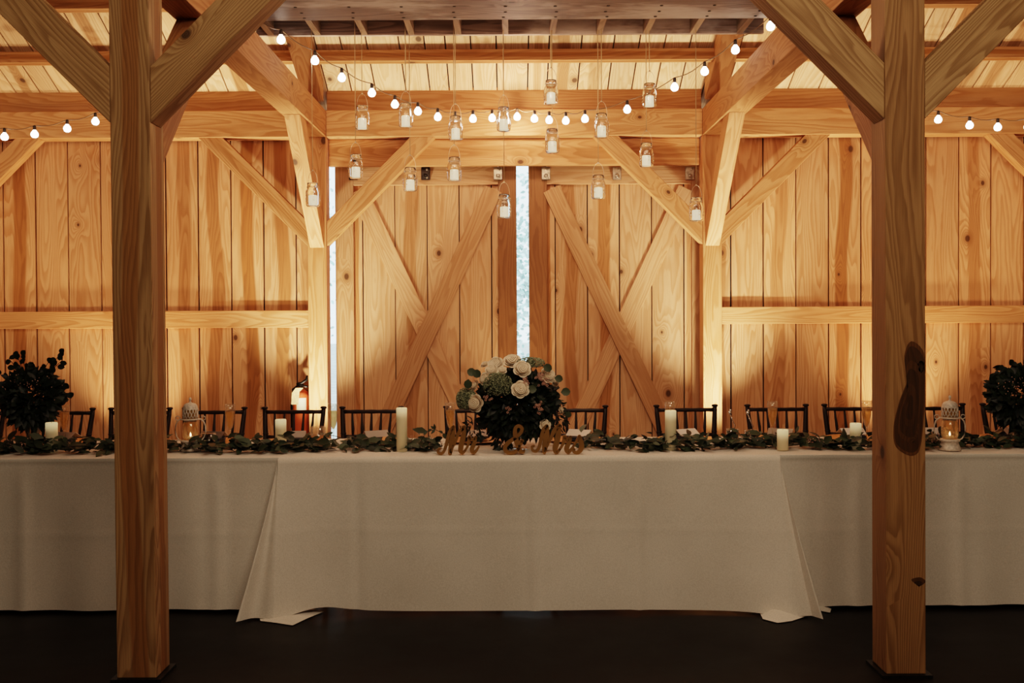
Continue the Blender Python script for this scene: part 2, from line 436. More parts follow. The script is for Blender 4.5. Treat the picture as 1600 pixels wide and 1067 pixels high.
# tie beams towards the aisle posts
YC0, YC1 = 3.93, 4.085
XCL, XCR = -1.556, 1.556
HC = .079
for s, lab in ((-1, 'reddish tie beam running forward from the left wall post'), (1, 'reddish tie beam running forward from the right wall post')):
    timber('tie_beam', (s*PX-HP, YC1+.002, ZB0), (s*PX+HP, YP+.146, ZB1), 'y', lab, 'beam', col=(.95, 0, .5, .32))
# lower parts of brace
def brace(quad, t, label, mat=None, col=None):
    q = [V(p) for p in quad]; ax = (q[2] + q[3] - q[0] - q[1]).normalized()
    mb = MB(); mb.prism(q, t, ax, col or rc(.95, 1.06, .2))
    return tag(mb.build('knee_brace', mat or m_beam, origin=q[0], bevel=.003), label, 'brace')
def wall_brace(x0, s, label):     # from a post face at x0, leaning the way s
    zl, zu = 2.0, 2.19; leg = ZB0 - zl
    y = YP + .012
    brace([(x0, y, zl), (x0, y, zu), (x0 + s*(ZB0-zu), y, ZB0-.001), (x0 + s*leg, y, ZB0-.001)], (0, .10, 0), label)
wall_brace(-PX+HP+.001, 1, 'knee brace crossing the top left corner of the left barn door')
wall_brace(PX-HP-.001, -1, 'knee brace crossing the top right corner of the right barn door')
wall_brace(-PX-HP-.001, -1, 'knee brace on the plank wall left of the left wall post')
wall_brace(PX+HP+.001, 1, 'knee brace on the plank wall right of the right wall post')
wall_brace(-3*PX+HP+.001, 1, 'knee brace at the far left edge of the plank wall')
wall_brace(3*PX-HP-.001, -1, 'knee brace at the far right edge of the plank wall')
# braces from the wall posts forward to the ties
for s, lab in ((-1, 'bright knee brace leaning forward from the left wall post to its tie beam'), (1, 'bright knee brace leaning forward from the right wall post to its tie beam')):
    zl = 1.985; xa = s*PX - .055
    brace([(xa, YP-.001, zl), (xa, YP-.001, zl+.2), (xa, YP-(ZB0-zl-.2), ZB0-.001), (xa, YP-(ZB0-zl), ZB0-.001)], (.11, 0, 0), lab, col=(1.1,0,.5,0))  # tint raised so the brace looks more strongly uplit
# aisle posts
ZC = 3.04
for s, xc, lab in ((-1, XCL, 'big square timber post in the left foreground, greyish grain'), (1, XCR, 'big square timber post in the right foreground with a long dark knot stain')):
    if s < 0:
        b0 = W(213.5, 1052, YC0).x; t0 = W(200.5, 0, YC0).x
    else:
        b0 = W(1416, 1045, YC0).x; t0 = W(1414, 0, YC0).x
    xb, xt = b0, t0
    ZTOP = W(800, 0, YC0).z
    sl = (xt - xb) / ZTOP; xT = xb + sl * ZC
    mb = MB()
    h = HC
    vs = [(xb-h, YC0, .012), (xb+h, YC0, .012), (xb+h, YC1, .012), (xb-h, YC1, .012), (xT-h, YC0, ZC), (xT+h, YC0, ZC), (xT+h, YC1, ZC), (xT-h, YC1, ZC)]
    mb.add(vs, HEX, V((0, 0, 1)), (1, .8 if s < 0 else 0, .5, 0.05 if s < 0 else .4))
    p = tag(mb.build('timber_post', m_col, origin=(xb, YC0 + .07, 0), bevel=.005), lab, 'post')
    bm_ = MB(); bm_.box((xb-.10, YC0-.015, 0), (xb+.10, YC1+.015, .012))
    bm_.build('base_plate', m_metal, p, origin=(xb, YC0+.07, 0))
    if s > 0:      # dark teardrop knot on the front face
        def blob(pts, layers, nm='knot_stain'):
            kb = MB()
            P0 = [V((a, b, 0)) for a, b in pts]; n = len(P0); sm = []
            for i in range(n):
                p0, p1, p2, p3 = P0[i-1], P0[i], P0[(i+1) % n], P0[(i+2) % n]
                for k in range(5):
                    t = k/5; sm.append(.5*((2*p1)+(p2-p0)*t+(2*p0-5*p1+4*p2-p3)*t*t+(3*p1-p0-3*p2+p3)*t**3))
            cc = V((sum(p.x for p in sm)/len(sm), sum(p.y for p in sm)/len(sm) + 8, 0))
            for li, (sc_, br_) in enumerate(layers):
                vs = [cc + (p - cc)*sc_ for p in [cc] + sm]
                vs = [W(min(v.x, 1446.0), v.y, YC0 - .0008 - .0004*li) for v in vs]; m = len(sm)
                kb.add(vs, [(0, (i+1) % m + 1, i+1) for i in range(m)], V((0,0,1)), (br_, 0, .5, 1))
            kb.build(nm, m_col, p, origin=(xb, YC0+.07, 0))
        lay = [(1, .50), (.93, .26), (.72, .34), (.60, .22), (.38, .28), (.22, .18)]
        blob([(1424,533),(1413,556),(1418,590),(1406,625),(1397,660),(1397,690),(1406,704),(1424,712),(1437,702),(1443,660),(1446,600),(1444,552)], lay)
        blob([(1438,557),(1430,568),(1432,580),(1440,584),(1446,576),(1446,562)], [(1, .5), (.7, .2), (.4, .12)], 'knot')
        blob([(1424,905),(1431,912),(1440,914),(1446,908),(1438,902)], [(1, .4), (.6, .2)], 'knot')
    # braces: left, right in the plane of the posts, and back to the tie
    xm = xb + sl * 2.2
    def cb(dirn, zl, zu, lab):
        x0 = xm + dirn * (h + .001)
        top = ZC - .001
        brace([(x0, YC0+.004, zl), (x0, YC0+.004, zu), (x0 + dirn*(top-zu), YC0+.004, top), (x0 + dirn*(top-zl), YC0+.004, top)], (0, .115, 0), lab, m_col, (1.05, 0, .5, 0))
    side = 'left' if s < 0 else 'right'
    cb(-1, 2.21, 2.43, 'thick knee brace rising left from the %s foreground post' % side)
    cb(1, 2.21, 2.43, 'thick knee brace rising right from the %s foreground post' % side)
    xa = xm - .06
    brace([(xa, YC1+.001, 2.03), (xa, YC1+.001, 2.25), (xa, YC1+ZB0-2.25, ZB0-.001), (xa, YC1+ZB0-2.03, ZB0-.001)], (.12, 0, 0),
          'red toned knee brace behind the %s foreground post reaching its tie beam' % side, m_beam, (.75, 0, .5, .5))
timber('aisle_beam', (-XW+.02, YC0, ZC+.002), (XW-.02, YC1+.03, ZC+.22), 'x', 'long beam over the two foreground posts, above the picture', 'beam', mat=m_col)
# rafters and purlins
def sloped(y0, y1, x0, x1, drop0, drop1, name, label, cat, group=None, col=None):
    mb = MB()
    mb.prism([(x0, y0, roofz(y0)-drop1), (x0, y0, roofz(y0)-drop0), (x0, y1, roofz(y1)-drop0), (x0, y1, roofz(y1)-drop1)], (x1-x0, 0, 0), (0, y1-y0, roofz(y1)-roofz(y0)), col or rc(.8, .95, 0, .2))
    return tag(mb.build(name, m_beam, origin=(x0, y0, roofz(y0)-drop1), bevel=.003), label, cat, group)
for x, lab in ((-3*PX, 'sloping rafter over the far left wall post'), (-PX, 'sloping rafter rising over the left wall post'), (PX, 'sloping rafter rising over the right wall post'), (3*PX, 'sloping rafter over the far right wall post')):
    sloped(7.62, YR+.05, x-HP, x+HP, .002, .158, 'rafter', lab, 'rafter')
ordn = ['purlin nearest the wall, under the lit roof boards', 'second purlin up from the wall, at the top edge of the photo', ]
y = 7.25
for k in range(13):
    zt = roofz(y)
    mb = MB(); mb.box((-XW+.02, y-.0, zt-.125), (XW-.02, y+.09, zt-.045), 'x', rc(.8, .95, .3, .25))
    lab = ordn[k] if k < 2 else 'timber purlin higher up the roof above the picture'
    tag(mb.build('purlin', m_beam, origin=(0, y, zt-.125), bevel=.003), lab, 'purlin', 'roof purlins' )
    y -= .487
# girts on the plank walls
def girt(x0, x1, z0, z1, lab):
    timber('wall_girt', (x0, YW-.035, z0), (x1, YW-.003, z1), 'x', lab, 'beam', col=(1.08, 0, .5, 0))
zl = W(300, 499, YW-.035).z; zr = W(1300, 492, YW-.035).z
girt(-XW+.02, -PX-HP-.002, zl-.068, zl+.068, 'horizontal rail across the left plank wall at mid height')
girt(PX+HP+.002, XW-.02, zr-.068, zr+.068, 'horizontal rail across the right plank wall at mid height')
# header over the doors
YH = YP + .10
zh0 = W(810, 258.5, YH).z
timber('door_header', (-PX+HP+.003, YH, zh0), (PX-HP-.003, YH+.045, ZB0-.002), 'x', 'wide header board above the sliding doors under the plate beam', 'beam', col=(1.0, .6, .5, 0))
for i, px in enumerate((538, 580, 780, 821, 1062)):
    pass
# ------------------------------------------------------------------ sliding doors
YD = 7.93
def door(name, xl, flip, nx):
    x0 = W(xl, 520, YD).x; w = W(808, 520, YD).x - W(525, 520, YD).x; x1 = x0 + w
    zt = W(667, 289, YD).z + .14; zc = W(667, 523, YD).z; zb = .04
    root = empty(name, (x0 + w/2, YD, 0)); tag(root, kind='structure'); O = root.location.copy()
    mb = MB(); sw = .145
    step = .2565; first = .042 if not flip else (w - 2*sw) - .042 - step*5 + step * 0
    ztop = ZB0 - .10
    xs = [x0 + sw - .03]; x = x0 + sw + .07 if not flip else x0 + sw + .066
    while x < x1 - sw: xs.append(x); x += step
    xs.append(x1 - sw + .03)
    for a, b in zip(xs, xs[1:]):
        g = R.uniform(.003, .006)
        mb.box((a+g, YD+.028, .03), (b-g, YD+.05, zt-.02), 'z', rc(.9, 1.1, .3))
    mb.build('plank_panel', m_door, root, origin=O)
    bk = MB(); bk.box((x0+.02, YD+.052, .03), (x1-.02, YD+.06, zt-.02)); bk.build('panel_backing', m_black, root, origin=O)
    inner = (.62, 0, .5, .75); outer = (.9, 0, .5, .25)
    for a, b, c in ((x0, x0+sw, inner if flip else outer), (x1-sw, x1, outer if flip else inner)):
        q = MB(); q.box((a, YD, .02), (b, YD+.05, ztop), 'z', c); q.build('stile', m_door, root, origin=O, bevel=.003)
    for z0, z1 in ((zt-.14, ztop), (.02, .16)):
        q = MB(); q.box((x0+sw+.001, YD, z0), (x1-sw-.001, YD+.028, z1), 'x', (.95, 0, .5, .15)); q.build('rail', m_door, root, origin=O, bevel=.003)
    # crossed diagonals; the front one runs whole, the back one in two pieces
    xa, xb = x0 + sw, x1 - sw; z0, z1 = 2*zc - (zt - .14), zt - .14
    def diag(p, q, lo, hi, yy, c, th=.0275):
        p, q = V(p), V(q); p.y = q.y = yy; d = (q - p).normalized(); n = V((d.z, 0, -d.x)) * .071
        a, b = p + (q-p)*lo, p + (q-p)*hi
        m_ = MB(); m_.prism([a-n, a+n, b+n, b-n], (0, th, 0), d, c); m_.build('diagonal_brace', m_door, root, origin=O, bevel=.003)
    A, B = (xa+.02, YD, z0), (xb-.02, YD, z1); C, D = (xb-.02, YD, z0), (xa+.02, YD, z1)
    f, bk2 = ((A, B), (C, D)) if not flip else ((C, D), (A, B))
    diag(f[0], f[1], 0.0, .985, YD-.016, (.92, 0, .5, .3))
    diag(bk2[0], bk2[1], 0.0, .985, YD+.013, (1.05, 0, .5, .05), .0145)
    for px in nx:
        p = W(px, 271, YD-.02); q = MB(); q.box((p.x-.035, YD-.03, p.z-.05), (p.x+.035, YD-.001, p.z+.05))
        q.lathe([(.018, -.012), (.018, .0), (.01, .006), (.0001, .006)], (0, 0, 0), 10)
        for k in range(len(q.v)-40, len(q.v)):
            vv = q.v[k]; q.v[k] = V((p.x + vv.x, YD-.036 - vv.z, p.z - .02 + vv.y))
        h = q.build('roller_hanger', m_zinc if px > 700 else m_metal, root, origin=O, bevel=.004)
        bb = MB()
        for dz in (-.035, .03): bb.ball((p.x+.012, YD-.032, p.z+dz), .009, 8, 4)
        bo = bb.build('bolt', m_zinc, h); bo.matrix_parent_inverse = Matrix.Translation(-O); 
    return root
door('door_1', 525, False, (552, 665, 778))
door('door_2', 827, True, (853, 964, 1078))

# ------------------------------------------------------------------ loft over the aisle
YF = 6.5
zj = W(800, 53.5, YF).z
jx0 = W(789.6, 53, YF).x
loft = empty('loft_platform', (0, 5.2, zj)); O = loft.location.copy()
tag(loft, 'dark stained loft platform hanging at the top with joist ends showing', 'loft')
XL0, XL1 = -1.68, 1.62
for k in range(-5, 6):
    x = jx0 + k * .3045
    q = MB(); q.box((x-.019, 4.14, zj), (x+.019, YF, zj+.14), 'y', (1.0, 0, .5, 0)); q.build('joist', m_joist, loft, origin=O)
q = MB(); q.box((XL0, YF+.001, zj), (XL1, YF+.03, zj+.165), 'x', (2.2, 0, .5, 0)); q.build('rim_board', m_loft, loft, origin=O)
q = MB(); q.box((XL0, 4.14, zj+.142), (XL1, YF+.0, zj+.165), 'x', (.8, 0, .5, 0)); q.build('deck_boards', m_loft, loft, origin=O)
q = MB(); ys = W(800, 30.5, 6.2); yy = (CAM.z - (zj - .02)) 
d = ray(800, 30.5); ysheet = d.y * ((zj - .02 - CAM.z) / d.z)
q.box((XL0, 4.14, zj-.02), (XL1, ysheet, zj-.001), 'x', (1.15, 0, .5, 0)); q.build('underside_sheet', m_loft, loft, origin=O)
scr = None
for k in range(-5, 6):
    for dy in (.05, .15, .26):
        pt = V((jx0 + k*.3045 + R.uniform(-.01, .01), ysheet-dy, zj-.021)) - O
        if scr is None: q = MB(); q.ball((0,0,0), .011, 8, 4, sz=.4); scr = q.build('screw_head', m_metal, loft); o = scr
        else: o = scr.copy(); COL.objects.link(o)
        o.location = pt
for s in (-1, 1): q = MB(); q.box((s*PX-.06, 4.14, ZB1+.001), (s*PX+.06, 4.9, zj-.021), 'y'); q.build('support_block', m_joist, loft, origin=O)

# ------------------------------------------------------------------ string lights
def bulb_mesh(mbx, c, s=1.0):
    pr = [(.011, 0), (.013, -.005), (.021, -.014), (.0262, -.027), (.0262, -.036), (.021, -.048), (.012, -.054), (.0001, -.056)]
    mbx.lathe([(r*s, z*s) for r, z in pr], c, 12, cap=False)
def string_light(label, bulbs, ext, depth, sc=1.0):
    tops = [W(x, y-8, depth(x)) + V((0, 0, .01)) for x, y in bulbs]
    O = tops[0].copy(); root = empty('string_light', O); tag(root, label, 'string lights', 'festoon string lights')
    pts = []
    full = ([W(*ext[0])] if ext[0] else []) + tops + ([W(*ext[1])] if ext[1] else [])
    for a, b in zip(full, full[1:]):
        for i in range(5):
            t = i / 5; pts.append(a.lerp(b, t) + V((0, 0, .022 - .02 * math.sin(PI*t))))
    pts.append(full[-1] + V((0, 0, .022)))
    q = MB(); q.tube(pts, .0035, 5); q.build('cable', m_cord, root, origin=O)
    for p in tops:
        q = MB(); q.lathe([(.0085, .022), (.011, .015), (.0115, -.008), (.0085, -.012)], p, 10); s = q.build('socket', m_socket, root, origin=O)
        q = MB(); bulb_mesh(q, (p.x - O.x, p.y - O.y, p.z - .012 - O.z), sc); q.build('bulb', m_bulb, s)
        s.children[0].location = (0, 0, 0)
    return root
cb_ = [(439,62),(492,95),(534,122),(581,146),(617,164),(653,175),(684,184),(711,189),(739,187),(769,186),(808,184),(835,187),(858,189),(884,190),(914,187),(980,172),(1054,137),(1101,112),(1149,78),(1204,41)]
string_light('long festoon string of round bulbs sagging across the middle above the jars', cb_, ((405, 36, 6.0), (1232, 20, 5.9)), lambda x: 7.50 - 1.45 * (abs(x-808)/400) ** 1.2)
string_light('short festoon string of bulbs at the upper left, left of the foreground post', [(-50, 210), (7, 215), (54, 211), (105, 202), (149, 191), (196, 176)], ((-100, 198, 7.2), (230, 160, 7.2)), lambda x: 7.2)
string_light('short festoon string of bulbs at the upper right, right of the foreground post', [(1415, 176), (1466, 188), (1515, 197), (1559, 200), (1606, 199)], ((1395, 160, 7.2), (1660, 190, 7.2)), lambda x: 7.2)

# ------------------------------------------------------------------ hanging jars
def jar_parts(root):
    q = MB()
    pr = [(.0001, 0), (.036, 0), (.044, .008), (.045, .03), (.046, .06), (.045, .098), (.040, .112), (.033, .121), (.033, .128), (.036, .130), (.034, .133), (.0355, .137), (.034, .141), (.0355, .145), (.034, .153),
          (.031, .153), (.031, .122), (.037, .110), (.042, .098), (.043, .06), (.042, .03), (.041, .012), (.034, .004), (.0001, .004)]
    q.lathe(pr, (0,0,0), 20, cap=False)
    for a in range(5):           # raised pattern on the glass
        t = a * 2*PI/5 + .4
        for dz in (.04, .06, .08): q.ball((.0455*math.cos(t), .0455*math.sin(t), dz), .005, 6, 4)
    q.build('glass_jar', m_glass, root)
    q = MB(); q.lathe([(.0001,.005),(.027,.005),(.0275,.010),(.0275,.068),(.025,.073),(.006,.071),(.0001,.071)], (0,0,0), 18, cap=False); q.build('candle', m_jarwax, root)
    q = MB(); 
    ringp = [(.0365*math.cos(2*PI*k/16), .0365*math.sin(2*PI*k/16), .1265) for k in range(17)]; q.tube(ringp, .0016, 5)
    arc = [(.037*math.cos(PI*k/14)*(1+.12*math.sin(PI*k/14)), 0, .1265 + .105*math.sin(PI*k/14)) for k in range(15)]; q.tube(arc, .0013, 5)
    q.ball((0, 0, .2325), .006, 6, 4)
    for k in (-1, 1): q.ball((.037*k, -.006, .127), .0055, 6, 4)
    q.build('wire_handle', m_wire, root)
jars = [(489,323,'hanging mason jar at the far left end of the row'),
 (566,203,'upper jar of the second hanging pair from the left'), (556,279,'lower jar of the second hanging pair from the left, before the hanger bracket'),
 (634,199,'hanging jar under the string lights, above the third jar column from the left'), (641,299,'lower jar in front of the left knee brace end'),
 (712,219,'upper jar of the column hanging left of the centre jars'), (710,283,'lower jar over the left door header, left of the centre jars'),
 (787,205,'jar hanging beside the bright middle bulb'), (788,341,'lowest jar, hanging beside the bright gap between the doors'),
 (861,163,'highest middle jar, right of the bright middle bulb'), (863,239,'jar hanging just below the highest middle jar'),
 (940,215,'jar overlapping the string lights right of centre'), (935,311,'lower jar in front of the right door top rail'),
 (1015,168,'high jar hanging on the right over the roof boards'), (1010,261,'lower right jar in front of the right knee brace'),
 (1088,346,'hanging mason jar at the far right end beside the wall post')]
YJ = 6.42
proto = None
hang = {0: 488, 1: 565, 2: 555, 3: 632, 4: 640}
for i, (px, py, lab) in enumerate(jars):
    p = W(px, py, YJ)
    if proto is None:
        proto = empty('mason_jar', p); jar_parts(proto); o = proto
    else: o = dup(proto, p, 0)
    o.rotation_euler = (0, 0, R.uniform(-.5, .5))
    tag(o, lab, 'jar', 'hanging mason jars with candles')
    q = MB(); q.tube([(0,0,.232), (R.uniform(-.002,.002),0,(.232+zj-p.z)/2), (0,0,zj-p.z+.05)], .0022, 5)
    q.build('twine', m_twine, o)

# ------------------------------------------------------------------ tables under cloths
ZTB = .757; YT0, YT1 = 4.85, 5.61
XT = 1.2225
cxs = (W(435, 715, YT0).x + W(1218, 711, YT0).x) / 2
def tri(d, w): return max(0, 1 - abs(d) / w)
def side_cloth(name_label, x0, x1, cre, hem):
    mb = MB(); rr = .012
    def P(u, v):
        x = x0 + (x1-x0)*u; s = v * 1.6
        # profile: back hem -> top -> front hem
        prof_len = [.72, .76, .735]
        s = v * sum(prof_len)
        rip = .003*math.sin(x*9+1) + .002*math.sin(x*23)
        if s < .72: return V((x, YT1 + rip*(1-s/.72), ZTB - .72 + s))
        s -= .72
        if s < .76: return V((x, YT1 - s, ZTB + .0))
        s -= .76; t = s/.735
        yoff = -.006 - (.018 + rip*2.5) * t
        for c, a in cre: yoff -= a * tri(x - c, .05) * min(1, t*4+.2)
        yoff -= .0018 * tri(s - .37, .018)
        drop = s * (1.0 + hem * math.sin(x*2.3) )
        return V((x, YT0 + .022 + yoff, ZTB - .004 - drop))
    mb.grid(P, int((x1-x0)/.022), 120)
    return tag(mb.build('tablecloth', m_cloth, origin=((x0+x1)/2, 5.2, 0)), name_label, 'tablecloth')
cl = [(W(35, 830, YT0).x, .011), (W(340, 830, YT0).x, .012), (W(220, 830, YT0).x, -.006)]
cr_ = [(W(1340, 830, YT0).x, .011), (W(1275, 830, YT0).x, -.006), (W(1500, 830, YT0).x, .010)]
side_cloth('off white cloth on the left banquet table with upright crease lines', cxs-XT*3, cxs-XT-.001, cl, .003)
side_cloth('off white cloth on the right banquet table behind the foreground post', cxs+XT+.001, cxs+XT*3, cr_, .004)
# middle cloth: front panel, corner folds, puddles
def centre_cloth():
    mb = MB(); H = ZTB
    cre = [(W(836, 830, YT0).x, .009), (W(997, 830, YT0).x, .010), (W(560, 830, YT0).x, -.006)]
    def hemz(x):
        l = x - (cxs - XT); r = (cxs + XT) - x
        z = .016 + .004*math.sin(x*5) 
        z += .020*math.exp(-((l-.22)/.12)**2)
        z -= .014*math.exp(-(l/.10)**2) + .010*math.exp(-(r/.12)**2)
        return max(z, .004)
    def front(x, t):
        e = max(0, 1 - (XT - abs(x-cxs)) / .42)
        y = YT0 - .010 - .03*t - .10*e*e*t
        y -= .010*t*math.sin((x-cxs)*3.2+.7) * t + .006*t*math.sin(x*7.3)
        for c, a in cre: y -= a * tri(x - c, .04) * min(1, t*3)
        y -= .0015*tri(t-.48, .02)
        z = H - .001 - (H - .001 - hemz(x)) * t
        return V((x, y, z))
    def P(u, v):
        x = cxs - XT + 2*XT*u
        s = v * (.30 + .76 + .75)
        if s < .30: return V((x, YT1 + .006, H + .003 - .30 + s))
        s -= .30
        if s < .76: return V((x, YT1 + .006 - s*(1+.011), H + .003))
        t = (s-.76)/.75
        return front(x, max(t, .0005))
    mb.grid(P, 190, 110)
    # corner folds: the cloth runs past the corner, turns round and comes back behind
    def fold(sg, reach, ftip, nfold):
        X0 = cxs + sg*XT
        def Q(u, v):
            t = v; f0 = front(X0, t)
            w = reach * (t ** 1.2)
            # u 0..1: out over the front, round the tip, back behind
            a = u * PI * 1.0
            xx = X0 + sg * w * math.sin(a*.5) if u < 1 else X0
            if u <= .6:
                k = u/.6; xx = X0 + sg*w*math.sin(k*PI/2)
                yy = f0.y + .042*t**.8*(.5-.5*math.cos(k*2*PI*nfold*.5))*(1-.3*k) - ftip*t*k; yy = min(yy, YT0 - .026)
            else:
                k = (u-.6)/.4; xx = X0 + sg*w*(1 - .75*k) 
                yy = f0.y - ftip*t*(1-k) + k*(YT0 - .024 - f0.y) * (.9) + .012*math.sin(k*PI)
                yy = min(yy, YT0 - .024)
            z = H + .002 - (H - .004) * t + .012*t*t*u*(1-u)*2
            return V((xx, yy, max(z, .004)))
        mb.grid(Q, 36, 70)
    fold(-1, .165, .06, 2.6)
    fold(1, .155, .07, 1.5)
    # puddled hems on the floor
    def flap(pts, z0=.004, th=.010):
        p = [T(x, y, .004) for x, y in pts]; n = len(p)
        c = sum(p, V((0,0,0)))/n
        vs = [c + V((0,0,th*1.6))] + [c.lerp(q, .6) + V((0,0,th*(1+.3*math.sin(i*1.7)))) for i, q in enumerate(p)] + [q.copy() for q in p]
        fs = []
        for i in range(n):
            j = (i+1) % n; fs += [(0, 1+i, 1+j), (1+i, 1+n+i, 1+n+j, 1+j)]
        mb.add(vs, fs, None, smooth=True)
    flap([(404,962),(407,970),(432,973),(457,977),(480,966),(507,955),(480,950),(440,950),(410,953)])
    flap([(376,953),(384,961),(402,964),(420,960),(415,950),(392,946)], th=.018)
    flap([(1187,957),(1192,967),(1215,973),(1237,970),(1262,962),(1272,950),(1255,944),(1222,946),(1195,950)], th=.022)
    flap([(1262,944),(1270,952),(1297,957),(1299,951),(1284,944)], th=.012)
    return tag(mb.build('tablecloth', m_cloth, origin=(cxs, 5.2, 0)), 'off white cloth on the middle table with flared pleated corners pooling on the floor', 'tablecloth')
centre_cloth()

# ------------------------------------------------------------------ chairs
def make_chair():
    root = empty('chiavari_chair', (0,0,0))
    # origin on the floor under the back rest; the chair faces -Y
    def post(sx):
        q = MB()
        pts = [(sx*.185, -.02, 0), (sx*.17, -.05, .2), (sx*.158, -.07, .45), (sx*.160, -.045, .72), (sx*.172, -.01, .87), (sx*.174, -.005, .905)]
        q.tube(pts, [.012, .014, .016, .016, .0135, .013], 8)
        q.lathe([(.013, 0), (.019, .003), (.019, .010), (.012, .014), (.0001, .015)], (sx*.174, -.005, .903), 10)
        for t in (.50, .62, .76): q.lathe([(.0155, -.004), (.019, 0), (.0155, .004)], (sx*(.158 if t < .7 else .163), -.068 + (t-.45)*.10, t), 8, cap=False)
        q.build('back_post', m_chair, root)
    post(-1); post(1)
    def rail(z, w, y, r, nm):
        q = MB(); n = 8
        q.tube([(-w + 2*w*i/n, y, z) for i in range(n+1)], [r*(1.12 if i % 2 == 0 else .95) for i in range(n+1)], 8); q.build(nm, m_chair, root)
    rail(.885, .172, -.008, .011, 'top_rail'); rail(.742, .160, -.040, .0095, 'back_rail'); rail(.70, .160, -.045, .008, 'back_rail')
    for k in range(5):
        f = (k-2)/3.0
        q = MB(); q.tube([(f*.172, -.008, .885), (f*.168, -.02, .83), (f*.162, -.03, .785), (f*.160, -.04, .742)], [.006, .0075, .0095, .0065], 6); q.build('spindle', m_chair, root)
    q = MB(); q.box((-.20, -.46, .435), (.20, -.06, .455)); q.build('seat', m_chair, root, bevel=.008)
    q = MB(); q.box((-.19, -.45, .456), (.19, -.08, .49)); q.build('cushion', m_paper, root, bevel=.012)
    for sx in (-1, 1):
        q = MB(); q.tube([(sx*.175, -.43, .436), (sx*.18, -.44, .2), (sx*.185, -.45, 0)], [.015, .014, .011], 8); q.build('front_leg', m_chair, root)
        q = MB(); q.tube([(sx*.18, -.44, .22), (sx*.168, -.06, .22)], .009, 6); q.build('stretcher', m_chair, root)
    q = MB(); q.tube([(-.18, -.44, .26), (.18, -.44, .26)], .009, 6); q.build('stretcher', m_chair, root)
    return root
chl = [(-40, 'dark chair cut by the left edge of the photo'), (99.5, 'dark bamboo style chair between the left greenery vase and the foreground post'), (220, 'dark chair hidden behind the left foreground post'),
 (336, 'dark chair behind the left white lantern'), (460, 'dark chair in front of the fire extinguisher'), (581, 'dark chair left of the tall candle before the left door'),
 (743, 'dark chair behind the gold Mr letters'), (900, 'dark chair behind the gold Mrs letters'), (1071, 'dark chair behind the tall candle before the right door'),
 (1213, 'dark chair behind the short candle right of the right wall post'), (1334, 'dark chair just left of the right foreground post'), (1458, 'dark chair behind the right white lantern'), (1580, 'dark chair behind the right greenery vase')]
proto = None
for px, lab in chl:
    p = W(px, 640, 5.9); p.z = 0
    if proto is None: proto = make_chair(); o = proto; o.location = p
    else: o = dup(proto, p)
    o.rotation_euler.z = R.uniform(-.05, .05)
    tag(o, lab, 'chair', 'dark chiavari chairs along the head table')

# ------------------------------------------------------------------ table settings
TZ = ZTB + .0045
def place(px, Y, z=TZ):
    p = W(px, 700, Y); return V((p.x, Y, z))
pos = {}
def short(l): return l.replace('dark bamboo style ', '').replace('dark ', '', 1).replace('left greenery vase and the foreground post', 'left vase and the left post').replace('right of the right wall post', 'near the right wall post')
proto = None
for i, (px, lab) in enumerate(chl):
    p = place(px, 5.42); 
    if proto is None:
        q = MB(); q.lathe([(.0001, .004), (.10, .004), (.155, .013), (.160, .012), (.105, .0), (.0001, 0)], (0,0,0), 32, cap=False)
        proto = q.build('charger_plate', m_charger); o = proto
    else: o = proto.copy(); COL.objects.link(o)
    o.location = p
    tag(o, 'gold charger plate by the ' + short(lab), 'plate', 'gold charger plates')
# folded dark napkins and white cards on the plates
proto = None; cproto = None
for i, (px, lab) in enumerate(chl):
    base = place(px, 5.40, TZ + .014)
    o = None
    if proto is None:
        q = MB(); q.box((-.055, -.09, 0), (.055, .09, .012)); q.box((-.052, -.085, .012), (.053, .08, .020)); proto = q.build('napkin', m_napkin, bevel=.004); o = proto
    else: o = proto.copy(); COL.objects.link(o)
    o.location = base; o.rotation_euler.z = R.uniform(-.4, .4)
    tag(o, 'dark folded napkin by the ' + short(lab), 'napkin', 'dark napkins')
    if cproto is None:
        q = MB(); w = .065
        q.prism([(-w, -.05, 0), (w, -.05, 0), (w, -.005, .030), (-w, -.005, .030)], (0, .0012, .0008), (1,0,0))
        q.prism([(-w, .05, 0), (w, .05, 0), (w, -.004, .030), (-w, -.004, .030)], (0, .0012, .0008), (1,0,0)); cproto = q.build('place_card', m_paper); c = cproto
    else: c = cproto.copy(); COL.objects.link(c)
    c.location = base + V((R.uniform(-.03, .03), -.0, .0215)); c.rotation_euler.z = R.uniform(-.5, .5)
    tag(c, 'white place card by the ' + short(lab), 'card', 'white place cards')

# champagne flutes
def flute():
    root = empty('champagne_flute', (0,0,0)); q = MB()
    q.lathe([(.0001,.0),(.032,.0),(.032,.002),(.006,.007),(.0038,.02),(.0038,.075),(.007,.085),(.016,.11),(.023,.15),(.0265,.19),(.027,.225),
             (.0258,.225),(.0252,.19),(.0217,.15),(.0145,.11),(.004,.09),(.0001,.088)], (0,0,0), 20, cap=False); q.build('glass', m_thin, root)
    q = MB(); q.lathe([(.0001,.0905),(.004,.0915),(.0138,.11),(.021,.15),(.0243,.185),(.0001,.185)], (0,0,0), 20, cap=False); q.build('drink', m_fizz, root)
    return root
proto = None
for px, lab in ((101, 'champagne flute right of the left greenery vase'), (360, 'champagne flute right of the left white lantern'), (521, 'champagne flute beside the tumbler, against the wall post'), (704, 'champagne flute behind the gold Mr letters'),
                (1047, 'champagne flute whose rim shows above the tall right candle'), (1207, 'champagne flute left of the short right candle'), (1354, 'champagne flute beside the foreground post on the right'), (1620, 'champagne flute past the right greenery vase')):
    p = place(px, 5.27)
    if proto is None: proto = flute(); o = proto; o.location = p
    else: o = dup(proto, p)
    tag(o, lab, 'glass', 'champagne flutes')
